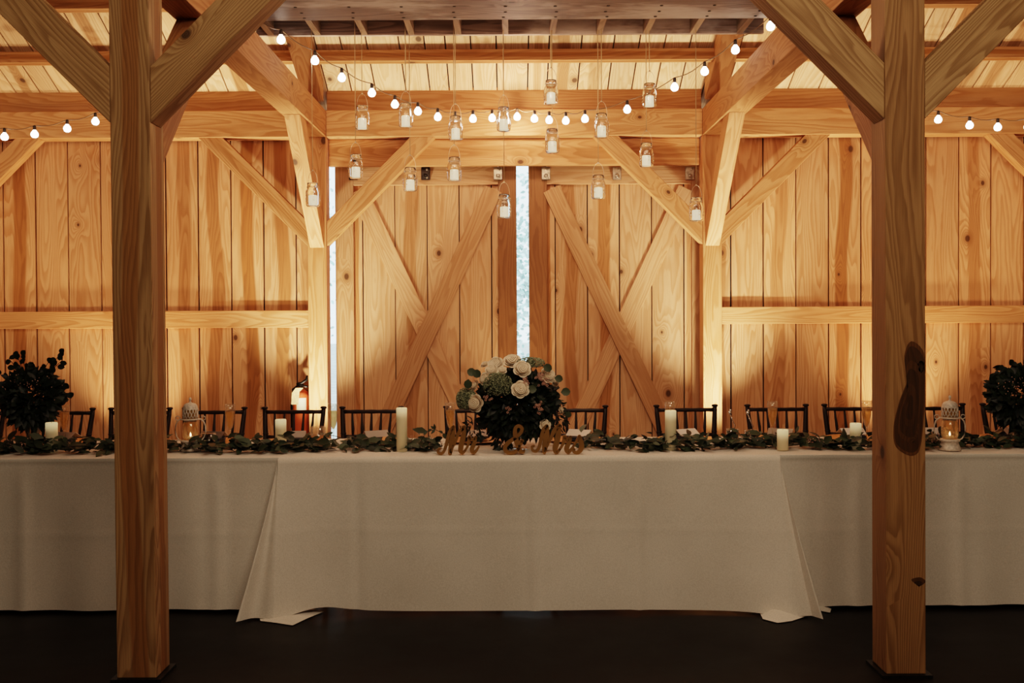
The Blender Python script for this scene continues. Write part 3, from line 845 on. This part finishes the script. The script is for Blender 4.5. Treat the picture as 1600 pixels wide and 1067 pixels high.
# tumblers
def tumbler(px, Y, mat, lab, h=.10, r=.036, fill=.7, straw=False):
    p = place(px, Y); root = empty('drinking_glass', p); tag(root, lab, 'glass')
    q = MB(); q.lathe([(.0001,0),(r*.85,0),(r*.88,.004),(r,h),(r*.95,h),(r*.83,.008),(.0001,.008)], (0,0,0), 20, cap=False); q.build('glass', m_thin, root)
    q = MB(); q.lathe([(.0001,.009),(r*.82,.009),(r*(.83+.1*fill),h*fill),(.0001,h*fill)], (0,0,0), 20, cap=False); q.build('drink', mat, root)
    if straw:
        q = MB(); q.tube([(-.01,0,.01),(.012,0,.10),(-.016,0,.165)], .0028, 6); q.build('stir_stick', m_silver, root)
        q = MB(); q.ball((-.016,0,.17), .009, 8, 5); q.ball((-.012,0,.182), .006, 8, 5); q.build('stick_ornament', m_silver, root)
tumbler(497, 5.22, m_amber, 'short tumbler of amber drink beside the flute in front of the left wall post', .108, .04, .55)
tumbler(326, 5.15, m_cola, 'dark drink in a tumbler right of the left white lantern', .085, .038, .98)
tumbler(1145, 5.22, m_cola, 'dark drink with a silver stick, nearer the right wall post', .085, .034, .95, True)
tumbler(1173, 5.20, m_cola, 'dark drink with a silver stick, farther right of the right wall post', .082, .032, .95, True)
tumbler(1372, 5.22, m_cola, 'dark drink half hidden by the right foreground post', .082, .032, .95)

# pillar candles
def candle(px, y0, y1, w, lab):
    p = T(px, y1, ZTB+.004); h = W(px, y0, p.y).z - p.z; r = (W(px+w/2, y1, p.y).x - p.x)
    q = MB(); q.lathe([(.0001, -h), (r, -h), (r, -.004), (r*.93, 0), (r*.8, -.003), (r*.6, -.010), (.0001, -.010)], (0,0,0), 28, cap=False)
    o = q.build('pillar_candle', m_wax_c); o.location = p + V((0,0,h))
    tag(o, lab, 'candle', 'ivory pillar candles')
    q = MB(); q.tube([(0,0,-.010),(.001,0,.001)], .0015, 5); q.build('wick', m_cord, o)
candle(81, 660, 706, 18, 'ivory pillar candle at the foot of the left greenery vase')
candle(439, 655, 699, 17, 'ivory pillar candle in the garland before the fire extinguisher chair')
candle(628, 637, 705, 17, 'tall ivory pillar candle before the left door')
candle(1048, 641, 703, 17.5, 'tall ivory pillar candle before the right door')
candle(1223, 671, 703, 17.5, 'shortest ivory pillar candle right of the right wall post')
candle(1337, 661, 701, 17.5, 'ivory pillar candle just left of the right foreground post')

# lanterns
def lantern(px, yb, lab, cap_label=None):
    p = T(px, yb, ZTB+.004); root = empty('candle_lantern', p); tag(root, lab, 'lantern', 'white openwork lanterns')
    q = MB(); q.lathe([(.0001,0),(.052,0),(.053,.006),(.050,.014),(.046,.024),(.040,.040),(.048,.046),(.050,.052),(.044,.056),(.0001,.056)], (0,0,0), 24, cap=False); q.build('base', m_white, root)
    q = MB(); q.lathe([(.033,.056),(.0405,.075),(.0405,.118),(.036,.140),(.030,.150),(.029,.150),(.035,.139),(.039,.118),(.039,.076),(.032,.057)], (0,0,0), 24, cap=False); q.build('glass_shade', m_lglass, root)
    q = MB()
    q.lathe([(.050,.160),(.051,.163),(.036,.166),(.033,.160),(.031,.150),(.030,.150),(.030,.162)], (0,0,0), 24, cap=False)
    for d in (1, -1):
        for k in range(14):
            a0 = 2*PI*k/14; q.tube([(.0375*math.cos(a0+d*t*.55), .0375*math.sin(a0+d*t*.55), .166+.048*t) for t in (0,.33,.66,1)], .0026, 4)
    q.lathe([(.0385,.212),(.040,.215),(.0385,.218)], (0,0,0), 24, cap=False)
    q.lathe([(.038,.216),(.036,.228),(.030,.238),(.020,.244),(.008,.247),(.004,.252),(.0045,.258),(.0075,.263),(.006,.271),(.0001,.275)], (0,0,0), 24, cap=False)
    q.build('openwork_cap', m_white, root)
    q = MB(); q.lathe([(.034,.166),(.034,.214)], (0,0,0), 20, cap=False); q.build('inner_shade', m_charger, root)
    for s in (-1, 1):
        q = MB()
        pts = [(.046,.05),(.060,.056),(.072,.072),(.078,.098),(.077,.125),(.070,.146),(.058,.158),(.046,.164)]
        q.tube([(s*x, 0, z) for x, z in pts], .0034, 6)
        q.tube([(s*(.066+.011*math.cos(t)), 0, .167+.011*math.sin(t)) for t in [(-.6*PI + 1.75*PI*k/10) for k in range(11)]], .0024, 6)
        q.build('side_handle', m_white, root)
    q = MB(); q.lathe([(.0001,.058),(.019,.058),(.019,.072),(.0001,.072)], (0,0,0), 16, cap=False); t = q.build('tealight', m_paper, root)
    q = MB(); q.lathe([(.0001,.073),(.004,.077),(.004,.083),(.0001,.094)], (0,0,0), 8, cap=False); q.build('flame', m_bulb, t)
    return root
lantern(298, 704, 'white openwork metal lantern right of the left foreground post')
lantern(1484, 703, 'white openwork metal lantern right of the right foreground post')

# ------------------------------------------------------------------ foliage
def garland(name, x0, x1, lab, seed):
    rr = random.Random(seed); n = int((x1-x0)/.0032)
    root = empty(name, ((x0+x1)/2, 5.1, TZ)); O = root.location.copy(); tag(root, lab, 'garland', 'leaf garlands on the head table')
    st = MB(); pts = []
    k = int((x1-x0)/.06)
    for i in range(k+1):
        x = x0 + (x1-x0)*i/k; pts.append((x, 5.08 + .04*math.sin(x*6) + .02*math.sin(x*17), TZ+.018+.006*math.sin(x*13)))
    st.tube(pts, .004, 5); st.build('stem', m_stem, root, origin=O)
    mb = MB()
    for i in range(n):
        x = x0 + (x1-x0)*rr.random(); yc = 5.08 + .04*math.sin(x*6) + rr.gauss(0, .045)
        z = TZ + .004 + abs(rr.gauss(0, .026)) 
        a = rr.uniform(-PI, PI); d = V((math.cos(a), math.sin(a)*.6, rr.uniform(-.15, .7)))
        L = rr.uniform(.04, .085); 
        p = V((x, max(yc, 4.97), z))
        if p.z + d.normalized().z*L < TZ: d.z = .05
        mb.leaf(p, d, V((rr.uniform(-.8,.8), rr.uniform(-1.2,.3), 1)), L, L*rr.uniform(.38,.62), (rr.uniform(.6,1.5), rr.random()**1.5, .5, 0), rr.random() < .5)
    mb.build('leaves', m_leaf, root, origin=O)
    bm2 = MB()          # tiny filler flowers
    for c in range(int((x1-x0)*2.2)):
        cx = rr.uniform(x0, x1); cy = rr.uniform(5.0, 5.15)
        for j in range(26): bm2.ball((cx+rr.gauss(0,.03), cy+rr.gauss(0,.02), TZ+.03+abs(rr.gauss(0,.022))), rr.uniform(.0018,.0034), 5, 3, (rr.uniform(.6,1), rr.random()*.5, .5, 0))
    bm2.build('filler_flowers', m_wax, root, origin=O)
    return root
garland('leaf_garland', W(-60, 700, 5.1).x, W(692, 700, 5.1).x, 'eucalyptus garland lying along the left half of the table', 3)
garland('leaf_garland', W(906, 700, 5.1).x, W(1680, 700, 5.1).x, 'eucalyptus garland lying along the right half of the table', 5)
# curling sprig left of the letters
q = MB(); pts = [T(655,700)+V((0,0,.01)), W(660,684,5.0), W(668,674,5.0), W(680,671,5.0), W(692,677,5.0), W(699,690,5.0)]
q.tube(pts, .0018, 5)
for p in pts[1:]:
    for j in range(3): q.leaf(p, (R.uniform(-1,1), R.uniform(-.4,.4), R.uniform(-.6,.8)), (0,-1,.3), R.uniform(.02,.035), .014, (1, .4, .5, 0))
tag(q.build('leaf_sprig', m_leaf, origin=pts[0]), 'thin curling leaf sprig left of the gold Mr letters', 'sprig')

def rose(c, r, face, rr):
    mb = MB(); face = V(face).normalized(); rot = V((0,0,1)).rotation_difference(face).to_matrix()
    cc = V(c) + rot @ V((0, 0, r*.12))
    mb.ball(cc, r*.42, 10, 7, (.78, .75, .5, 0))
    ph = rr.uniform(0, 6); NT, NR = 24, 12
    def D(u, v):
        a = 2*PI*u; rho = v * .80
        sp = (rho*4.6 - 2*u + .35*math.sin(3*a + ph)*v + ph) % 1.0
        z = .62*math.sqrt(max(0, 1-(rho/.86)**2)) + .17*sp*(.4+rho) - .10
        return V(c) + rot @ (V((rho*math.cos(a), rho*math.sin(a), z)) * r)
    mb.grid(D, NT*2, NR*2, (1.0, .25, .5, 0), smooth=False)
    for ring, (n, rad, top, op) in enumerate([(4, .72, .42, .05), (5, .86, .26, .12), (6, 1.0, .05, .24)]):
        for k in range(n):
            a0 = 2*PI*k/n + ring*1.3 + rr.uniform(-.15,.15); span = PI/n*1.35
            def P(u, v):
                a = a0 + (u-.5)*2*span; e = 1 - abs(2*u-1)**2.5
                h = v * (.8 + .2*e)
                rd = rad * (math.sin(min(1, .12+h*1.05)*PI/2)) + op*max(0, h-.7)/.3 * e
                z = -.5 + (top+.5) * h - (.16*max(0, h-.85)/.15*e if ring > 0 else 0)
                rd *= 1 - .07*(2*u-1) * (1 if ring % 2 else -1)
                return V(c) + rot @ (V((rd*math.cos(a), rd*math.sin(a), z)) * r)
            mb.grid(P, 7, 6, (rr.uniform(.9, 1.1), .35 - ring*.15, .5, 0))
    return mb
def clump(c, rx, ry, rz, n, Lr, rr, mat, root, O, name='foliage', wr=(.35,.6), down=.0, rnd=.5):
    mb = MB()
    for i in range(n):
        while True:
            u = V((rr.uniform(-1,1), rr.uniform(-1,1), rr.uniform(-1,1)))
            if .05 < u.length < 1: break
        s = u.length ** .35 / u.length
        p = V((u.x*s*rx*.85, u.y*s*ry*.85, u.z*s*rz*.85))
        d = V((u.x, u.y, u.z)).normalized() + V((rr.uniform(-.8,.8), rr.uniform(-.8,.8), rr.uniform(-.8,.8) - down))
        L = rr.uniform(*Lr)
        mb.leaf(c + p, d, V((rr.uniform(-1,1), -1, rr.uniform(-.5,1))), L, L*rr.uniform(*wr), (rr.uniform(.5,1.4), rr.random()**2, .5, 0), rr.random() < rnd)
    return mb.build(name, mat, root, origin=O)
# centre bouquet
rr = random.Random(11)
YB = 5.12
bc = W(808, 625, YB)
vb = T(806, 702, ZTB+.004); vb.y = YB
root = empty('flower_arrangement', V((bc.x, YB, TZ))); O = root.location.copy()
tag(root, 'large bouquet of cream roses and dark greenery in the middle of the table', 'flowers')
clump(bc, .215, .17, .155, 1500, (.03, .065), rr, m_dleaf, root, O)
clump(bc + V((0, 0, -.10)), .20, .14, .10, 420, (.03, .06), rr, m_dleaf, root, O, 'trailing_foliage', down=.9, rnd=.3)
clump(W(740, 672, YB), .05, .05, .07, 90, (.02, .045), rr, m_dleaf, root, O, 'trailing_foliage', (.2,.4), down=.9, rnd=.2)
clump(W(785, 685, YB-.04), .045, .04, .06, 110, (.02, .045), rr, m_dleaf, root, O, 'trailing_foliage', (.2,.4), down=.9, rnd=.2)
clump(W(868, 650, YB), .06, .05, .10, 160, (.02, .045), rr, m_dleaf, root, O, 'trailing_foliage', (.2,.4), down=.6, rnd=.2)
q = MB()
q.lathe([(.0001,0),(.055,0),(.056,.004),(.012,.012),(.010,.03),(.03,.05),(.07,.075),(.085,.105),(.080,.13),(.077,.13),(.082,.105),(.067,.078),(.028,.055),(.0001,.050)], O + V((0,0,0)), 24, cap=False)
q.build('vase', m_thin, root, origin=O)
q = MB()
for k in range(9):
    a = k*2.4; q.tube([O + V((.02*math.cos(a), .02*math.sin(a), .06)), bc + V((.05*math.cos(a), .05*math.sin(a), -.02))], .003, 5)
q.build('stems', m_stem, root, origin=O)
for px, py, rp, yo, fc in [(800,563,12,-.06,(-.1,-.8,.8)),(774,569,11,-.08,(-.3,-1,.5)),(757,569,6,-.03,(-.5,-.6,.9)),(768,578,9,-.12,(-.2,-1,.6)),(758,592,9,-.13,(-.5,-1,.2)),
        (816,576,12,-.13,(.1,-1,.5)),(857,586,11,-.10,(.6,-1,.4)),(868,595,8,-.08,(.9,-.8,.2)),(813,608,12,-.20,(0,-1,.35)),(741,602,8,-.08,(-.9,-.6,.4)),(742,630,12,-.13,(-.5,-1,0)),(852,664,8,-.10,(.3,-1,.3)),(785,578,6,-.12,(0,-1,.6)),(877,640,4,-.05,(.6,-1,.2))]:
    c = W(px, py, YB + yo); r = rp * (YB+yo) / F
    rose(c, r, fc, rr).build('rose', m_rose, root, origin=O)
for px, py, wx, wz, yo in [(778,602,23,20,-.16),(729,624,16,19,-.07),(829,567,22,9,-.06)]:
    c = W(px, py, YB+yo); s = (YB+yo)/F; q = MB(); q.ball(c, wz*s*.86, 12, 8, (.45, .2, .5, 0))
    for j in range(520):
        a = rr.uniform(-PI, .0); b = math.asin(rr.uniform(-.75, 1))
        p = c + V((wx*s*math.cos(a)*math.cos(b), .95*wz*s*math.sin(a)*math.cos(b), wz*s*math.sin(b)))
        q.ball(p, rr.uniform(.0022,.0042), 5, 3, (rr.uniform(.5,1.2), rr.random(), .5, 0))
    q.build('lace_flower', m_lace, root, origin=O)
for px, py, n_, sp in [(822,596,16,7),(843,588,18,7),(851,599,12,6),(842,633,10,6),(846,643,6,5),(762,622,8,5),(795,640,5,6)]:
    q = MB(); c = W(px, py, YB-.18)
    for j in range(n_):
        p = c + V((rr.gauss(0, sp*.0015), rr.uniform(-.02,.02), rr.gauss(0, sp*.0015)))
        for k in range(5):
            a = 2*PI*k/5; q.ball(p + V((.0045*math.cos(a), 0, .0045*math.sin(a))), .0026, 5, 3, (rr.uniform(.8,1.2), rr.random()*.6, .5, 0))
    q.build('wax_flower', m_wax, root, origin=O)
q = MB()
for px, py, L, d in [(744,585,.05,(-1,0,.5)),(732,592,.05,(-.1,0,-1)),(866,590,.045,(1,0,-.2)),(876,613,.05,(1,0,.1)),(848,572,.05,(.9,0,-.3)),(739,578,.05,(.6,0,-.6)),(823,608,.05,(.9,-.2,0)),(889,642,.035,(-.1,0,-1))]:
    q.leaf(W(px, py, YB-.15), d, (0, -1, .15), L, L*.85, (1.3, .7, .5, 0), True)
for a, b in [((805,690),(862,645)),((862,645),(845,676)),((728,650),(724,690)),((876,640),(885,668))]:
    q.tube([W(*a, YB-.1), W((a[0]+b[0])/2+3, (a[1]+b[1])/2+3, YB-.1), W(*b, YB-.1)], .0018, 4)
q.build('eucalyptus_leaves', m_leaf, root, origin=O)

# side arrangements
def side_bouquet(px, py, rxp, rzp, lab, tips, seed):
    rr = random.Random(seed); YB = 5.15; c = W(px, py, YB); s = YB/F
    root = empty('greenery_arrangement', V((c.x, YB, TZ))); O = root.location.copy(); tag(root, lab, 'greenery')
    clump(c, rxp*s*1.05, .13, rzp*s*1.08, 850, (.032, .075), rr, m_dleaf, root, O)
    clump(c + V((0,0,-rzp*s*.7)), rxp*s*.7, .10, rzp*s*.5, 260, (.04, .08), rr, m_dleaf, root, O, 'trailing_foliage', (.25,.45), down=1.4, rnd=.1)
    q = MB()
    for tx, ty in tips:
        p = W(tx, ty, YB); b = c.lerp(p, .4); m_ = b.lerp(p, .5) + V((0,0,.01))
        q.tube([b, m_, p], .0016, 4)
        for k in range(5):
            t = .4 + k*.15; pp = b.lerp(p, t); q.leaf(pp, (rr.uniform(-1,1), rr.uniform(-.5,.2), rr.uniform(-.4,1)), (0,-1,.2), rr.uniform(.028,.042), rr.uniform(.024,.034), (1,.2,.5,0), True)
    q.build('eucalyptus_sprigs', m_dleaf, root, origin=O)
    q = MB(); 
    for j in range(120): q.ball(c + V((rr.gauss(0, rxp*s*.5), -.10+rr.uniform(-.02,.02), rzp*s*.35+rr.gauss(0, rzp*s*.28))), rr.uniform(.0015,.003), 5, 3)
    q.build('filler_flowers', m_wax, root, origin=O)
    q = MB(); q.lathe([(.0001,0),(.055,0),(.056,.004),(.036,.03),(.030,.07),(.040,.12),(.055,.16),(.053,.16),(.038,.12),(.028,.07),(.033,.03),(.05,.008),(.0001,.006)], O, 24, cap=False); q.build('vase', m_thin, root, origin=O)
    q = MB()
    for k in range(14):
        a = k*2.4; q.tube([O + V((.02*math.cos(a), .02*math.sin(a), .012)), O + V((.03*math.cos(a+.5), .03*math.sin(a+.5), .15)), c + V((.05*math.cos(a), .04*math.sin(a), -.02))], .0028, 5)
    q.build('stems', m_stem, root, origin=O)
side_bouquet(50, 618, 41, 36, 'dark leafy arrangement in a glass vase at the left edge of the table', [(94,553),(14,560),(34,556),(98,562),(52,566),(100,600),(6,600),(24,550),(112,622),(78,562),(0,585)], 21)
side_bouquet(1592, 618, 42, 36, 'dark leafy arrangement in a glass vase at the right edge of the table', [(1553,575),(1549,592),(1545,608),(1563,580),(1580,566),(1600,562),(1556,600),(1620,560)], 22)

# ------------------------------------------------------------------ gold letters
def letters(strokes, x0, x1, yb, Y, lab, name='letter_sign'):
    mb = MB(); th = .02
    def Z(px, py):                       # from the drawing grid to the table
        return W(670 + px/6.4, 655 + py/6.4, Y)
    dz = T(800, yb, ZTB+.004)
    off = 0
    for pts, wd in strokes:
        n = len(pts); dense = []
        P = [V((a, b, 0)) for a, b in pts]
        for i in range(n-1):
            p0, p1, p2, p3 = P[max(i-1,0)], P[i], P[i+1], P[min(i+2,n-1)]
            for k in range(6):
                t = k/6; dense.append((.5*((2*p1)+(p2-p0)*t+(2*p0-5*p1+4*p2-p3)*t*t+(3*p1-p0-3*p2+p3)*t**3), (wd[i]*(1-t)+wd[i+1]*t)))
        dense.append((P[-1], wd[-1]))
        m = len(dense); L_, R_ = [], []
        for i, (p, w) in enumerate(dense):
            d = (dense[min(i+1,m-1)][0] - dense[max(i-1,0)][0]).normalized(); nn = V((-d.y, d.x, 0))*w*.58
            L_.append(p+nn); R_.append(p-nn)
        vs = []; 
        for a in L_: q = Z(a.x, a.y); vs.append(q)
        for a in R_: q = Z(a.x, a.y); vs.append(q)
        nv = len(vs); vs += [v + V((0, th, 0)) for v in vs]
        fs = []
        for i in range(m-1):
            fs.append((i, i+1, m+i+1, m+i)); fs.append((nv+i, nv+m+i, nv+m+i+1, nv+i+1))
            fs.append((i, nv+i, nv+i+1, i+1)); fs.append((m+i, m+i+1, nv+m+i+1, nv+m+i))
        fs.append((0, m, nv+m, nv)); fs.append((m-1, nv+m-1, nv+2*m-1, 2*m-1))
        mb.add(vs, fs)
        for (p, w) in (dense[0], dense[-1]):        # rounded ends
            c = [Z(p.x + w*.58*math.cos(2*PI*k/12), p.y + w*.58*math.sin(2*PI*k/12)) for k in range(12)]
            mb.add(c + [v + V((0, th, 0)) for v in c], [tuple(range(12)), tuple(reversed(range(12, 24)))] + [(k, 12+k, 12+(k+1)%12, (k+1)%12) for k in range(12)])
    zmin = min(v.z for v in mb.v); sh = (ZTB + .004) - zmin
    for v in mb.v: v.z += sh
    o = mb.build(name, m_goldp, origin=(sum(v.x for v in mb.v)/len(mb.v), Y, ZTB+.004)); tag(o, lab, 'sign', 'gold script table letters')
YL = 4.885
t, k_ = 22, 38
letters([([(112,312),(92,322),(98,352),(130,358),(158,320),(188,220),(212,140),(245,92)], [18,20,22,24,26,32,34,30]),
         ([(245,92),(238,170),(225,270),(212,355)], [28,44,46,34]),
         ([(215,340),(262,250),(300,150),(355,92)], [20,20,30,32]),
         ([(352,92),(345,180),(325,270),(318,330),(338,352),(368,322)], [28,44,46,40,26,18]),
         ([(362,330),(388,285),(400,235),(404,196)], [16,22,28,32]),
         ([(404,200),(432,222),(470,198)], [24,22,26]),
         ([(470,198),(452,260),(430,318),(448,350),(478,325),(500,290)], [26,34,40,30,22,14])], 0, 0, 713, YL, 'gold script sign reading Mr at the table front')
letters([([(915,252),(940,246)], [22,22]),
         ([(932,250),(908,300),(872,352),(820,368),(772,350),(762,310),(790,270),(850,225),(915,170),(932,125),(905,98),(872,112),(862,155),(872,230),(893,300),(920,350),(948,358),(955,338)], [24,26,26,30,36,36,34,32,28,30,26,28,36,44,42,36,22,14])], 0, 0, 714, YL, 'gold ampersand sign standing between the Mr and Mrs letters')
letters([([(1050,290),(1032,302),(1040,335),(1075,342),(1105,300),(1128,200),(1150,130),(1180,95)], [18,20,22,24,26,32,36,32]),
         ([(1180,95),(1178,180),(1165,270),(1155,350)], [34,50,50,36]),
         ([(1160,335),(1208,240),(1255,140),(1305,88)], [22,24,36,36]),
         ([(1303,90),(1295,180),(1275,270),(1262,325),(1278,355),(1312,325)], [32,48,50,42,30,18]),
         ([(1308,328),(1335,285),(1352,240),(1362,200)], [16,22,30,34]),
         ([(1362,204),(1388,226),(1420,204)], [26,24,28]),
         ([(1420,204),(1400,262),(1378,320),(1396,352),(1428,322),(1450,290)], [28,36,42,32,22,16]),
         ([(1448,292),(1480,240),(1508,196)], [16,20,28]),
         ([(1508,196),(1520,240),(1530,290),(1515,335),(1480,358),(1450,345),(1456,322)], [30,40,44,38,30,26,20])], 0, 0, 712, YL, 'gold script sign reading Mrs at the table front')

# ------------------------------------------------------------------ fire extinguisher
YE = YW - .075
pe = W(470, 600, YE); O = V((pe.x, YE, .50))
root = empty('fire_extinguisher', O); tag(root, 'red fire extinguisher hung on the wall beside the left wall post', 'fire extinguisher')
zt = W(470, 608, YE).z
q = MB(); q.lathe([(.0001,-.0),(.058,0),(.061,.01),(.061,zt-O.z-.05),(.050,zt-O.z-.018),(.025,zt-O.z),(.0001,zt-O.z)], O, 28, cap=False); q.build('cylinder', m_red, root, origin=O)
q = MB(); zl0 = W(470, 640, YE).z; zl1 = W(470, 621, YE).z
q.grid(lambda u, v: V((O.x + .0618*math.sin(-.35+1.25*u), YE - .0618*math.cos(-.35+1.25*u), zl0 + (zl1-zl0)*v)), 10, 2); q.build('front_label', m_label, root, origin=O)
q = MB(); q.lathe([(.016,0),(.016,.02),(.022,.024),(.022,.04),(.012,.045)], V((O.x, YE, zt)), 12)
q.tube([V((O.x-.03,YE-.01,zt+.04)), V((O.x+.01,YE-.01,zt+.05)), V((O.x+.05,YE-.02,zt+.075)), V((O.x+.055,YE-.02,zt+.11))], [.010,.011,.012,.006], 8)
q.tube([V((O.x-.03,YE-.01,zt+.03)), V((O.x+.02,YE-.02,zt+.03)), V((O.x+.06,YE-.03,zt+.02))], .008, 8)
q.build('valve_handle', m_metal, root, origin=O)
q = MB(); q.tube([V((O.x-.02,YE,zt+.03)), V((O.x-.06,YE-.01,zt)), V((O.x-.072,YE-.01,zt-.12)), V((O.x-.07,YE-.01,zt-.3))], .009, 8); q.build('hose', m_metal, root, origin=O)
a = [W(455,632,YE-.08), W(466,632,YE-.08), W(468,612,YE-.07), W(474,606,YE-.065), W(462,606,YE-.07), W(456,614,YE-.075)]
q = MB(); q.add(a + [v+V((0,.002,0)) for v in a], [tuple(range(6)), tuple(reversed(range(6,12)))] + [(i,(i+1)%6,6+(i+1)%6,6+i) for i in range(6)]); q.build('inspection_tag', m_tagp, root, origin=O)

# ------------------------------------------------------------------ outside
for i, (tx, ty, tr) in enumerate(((.6, 22, 2.0), (-6.6, 25, 2.2), (7.6, 26, 2.2))):
    rr = random.Random(40+i); root = empty('tree', (tx, ty, 0)); O = root.location.copy()
    tag(root, ['pale sunlit tree seen through the gap between the doors', 'pale tree outside beyond the left door', 'pale tree outside beyond the right door'][i], 'tree')
    q = MB(); q.tube([O, O+V((.1,0,1.6)), O+V((0,0,3))], [.16,.12,.06], 8); q.build('trunk', m_bark, root, origin=O)
    q = MB()
    for j in range(2600):
        u = V((max(-1,min(1,rr.gauss(0,.42))), max(-1,min(1,rr.gauss(0,.3))), max(-1,min(1,rr.gauss(0,.5)))))
        q.leaf(O + V((u.x*tr, u.y*tr, 2.6+u.z*tr)), (rr.uniform(-1,1), rr.uniform(-1,1), rr.uniform(-1,1)), (0,-1,.5), .13, .08, (rr.uniform(.5,1.2), rr.random(), .5, 0))
    q.build('crown', m_tree, root, origin=O)
q = MB(); q.box((-30, 8.4, -.12), (30, 60, -.02)); tag(q.build('ground_outside', plain('pale_gravel', (.45,.47,.44), .9, noise=.2, nscale=3)), kind='structure')

w = bpy.data.worlds.new('World'); S.world = w; w.use_nodes = True; nt = w.node_tree
bg = nt.nodes['Background']; bg.inputs[0].default_value = (.72, .92, 1.0, 1); bg.inputs[1].default_value = 4.5

# ------------------------------------------------------------------ lights
def lamp(kind, name, loc, energy, col, target=None, **k):
    d = bpy.data.lights.new(name, kind); o = bpy.data.objects.new(name, d); COL.objects.link(o); o.location = loc
    d.energy = energy; d.color = col
    for a, v in k.items(): setattr(d, a, v)
    if target is not None: o.rotation_euler = (V(target) - V(loc)).to_track_quat('-Z', 'Y').to_euler()
    return o
WARM = (1, .70, .40)
UPC = (1, .60, .33)
for s in (-1, 1):
    lamp('SPOT', 'uplight_post', (s*PX, YP-.45, .12), 620, (1, .84, .60), (s*PX, YP-.10, 1.9), spot_size=math.radians(68), spot_blend=1, shadow_soft_size=.05)
    lamp('SPOT', 'uplight_post_wide', (s*PX, YP-.85, .12), 200, (1, .66, .40), (s*PX, YP-.75, 3.0), spot_size=math.radians(95), spot_blend=1, shadow_soft_size=.08)
    lamp('SPOT', 'uplight_bay', (s*2.9, YP-1.05, .15), 185, UPC, (s*2.9, YP+.1, 2.1), spot_size=math.radians(82), spot_blend=1, shadow_soft_size=.3)
    lamp('SPOT', 'roof_wash', (s*3.0, YP-.10, .15), 270, (1, .66, .40), (s*3.0, YP-.30, 3.0), spot_size=math.radians(86), spot_blend=.8, shadow_soft_size=.05)
    lamp('SPOT', 'uplight_far', (s*4.7, YP-1.05, .15), 150, UPC, (s*4.7, YP+.1, 2.1), spot_size=math.radians(82), spot_blend=1, shadow_soft_size=.3)
    lamp('AREA', 'side_aisle_lamp', (s*3.2, 5.4, 2.9), 11, (1, .60, .36), (s*3.2, 7.9, 1.7), shape='RECTANGLE', size=2.4, size_y=.4, spread=math.radians(110))  # unseen area light added to soften the side walls
lamp('SPOT', 'roof_wash', (0, YP-.10, .15), 170, (1, .66, .40), (0, YP-.25, 3.0), spot_size=math.radians(70), spot_blend=.8, shadow_soft_size=.05)
lamp('POINT', 'middle_glow', W(808, 188, 7.42), 20, (1, .60, .42), shadow_soft_size=.03)
lamp('POINT', 'aisle_pendant', (0, 4.7, 3.18), 64, (1, .66, .45), shadow_soft_size=.12)  # unseen point light added to brighten inner post sides and tabletop
lamp('AREA', 'room_fill', (0.6, .6, 3.9), 132, (1, .77, .54), (.25, 4.9, 1.0), shape='RECTANGLE', size=3.0, size_y=1.6)
lamp('AREA', 'aisle_fill', (0, 5.3, 3.15), 17, (1, .58, .36), (0, 7.6, 1.6), shape='RECTANGLE', size=2.4, size_y=.5, spread=math.radians(130))

S.view_settings.view_transform = 'Filmic'
S.view_settings.look = 'Medium High Contrast'
S.view_settings.exposure = -.35
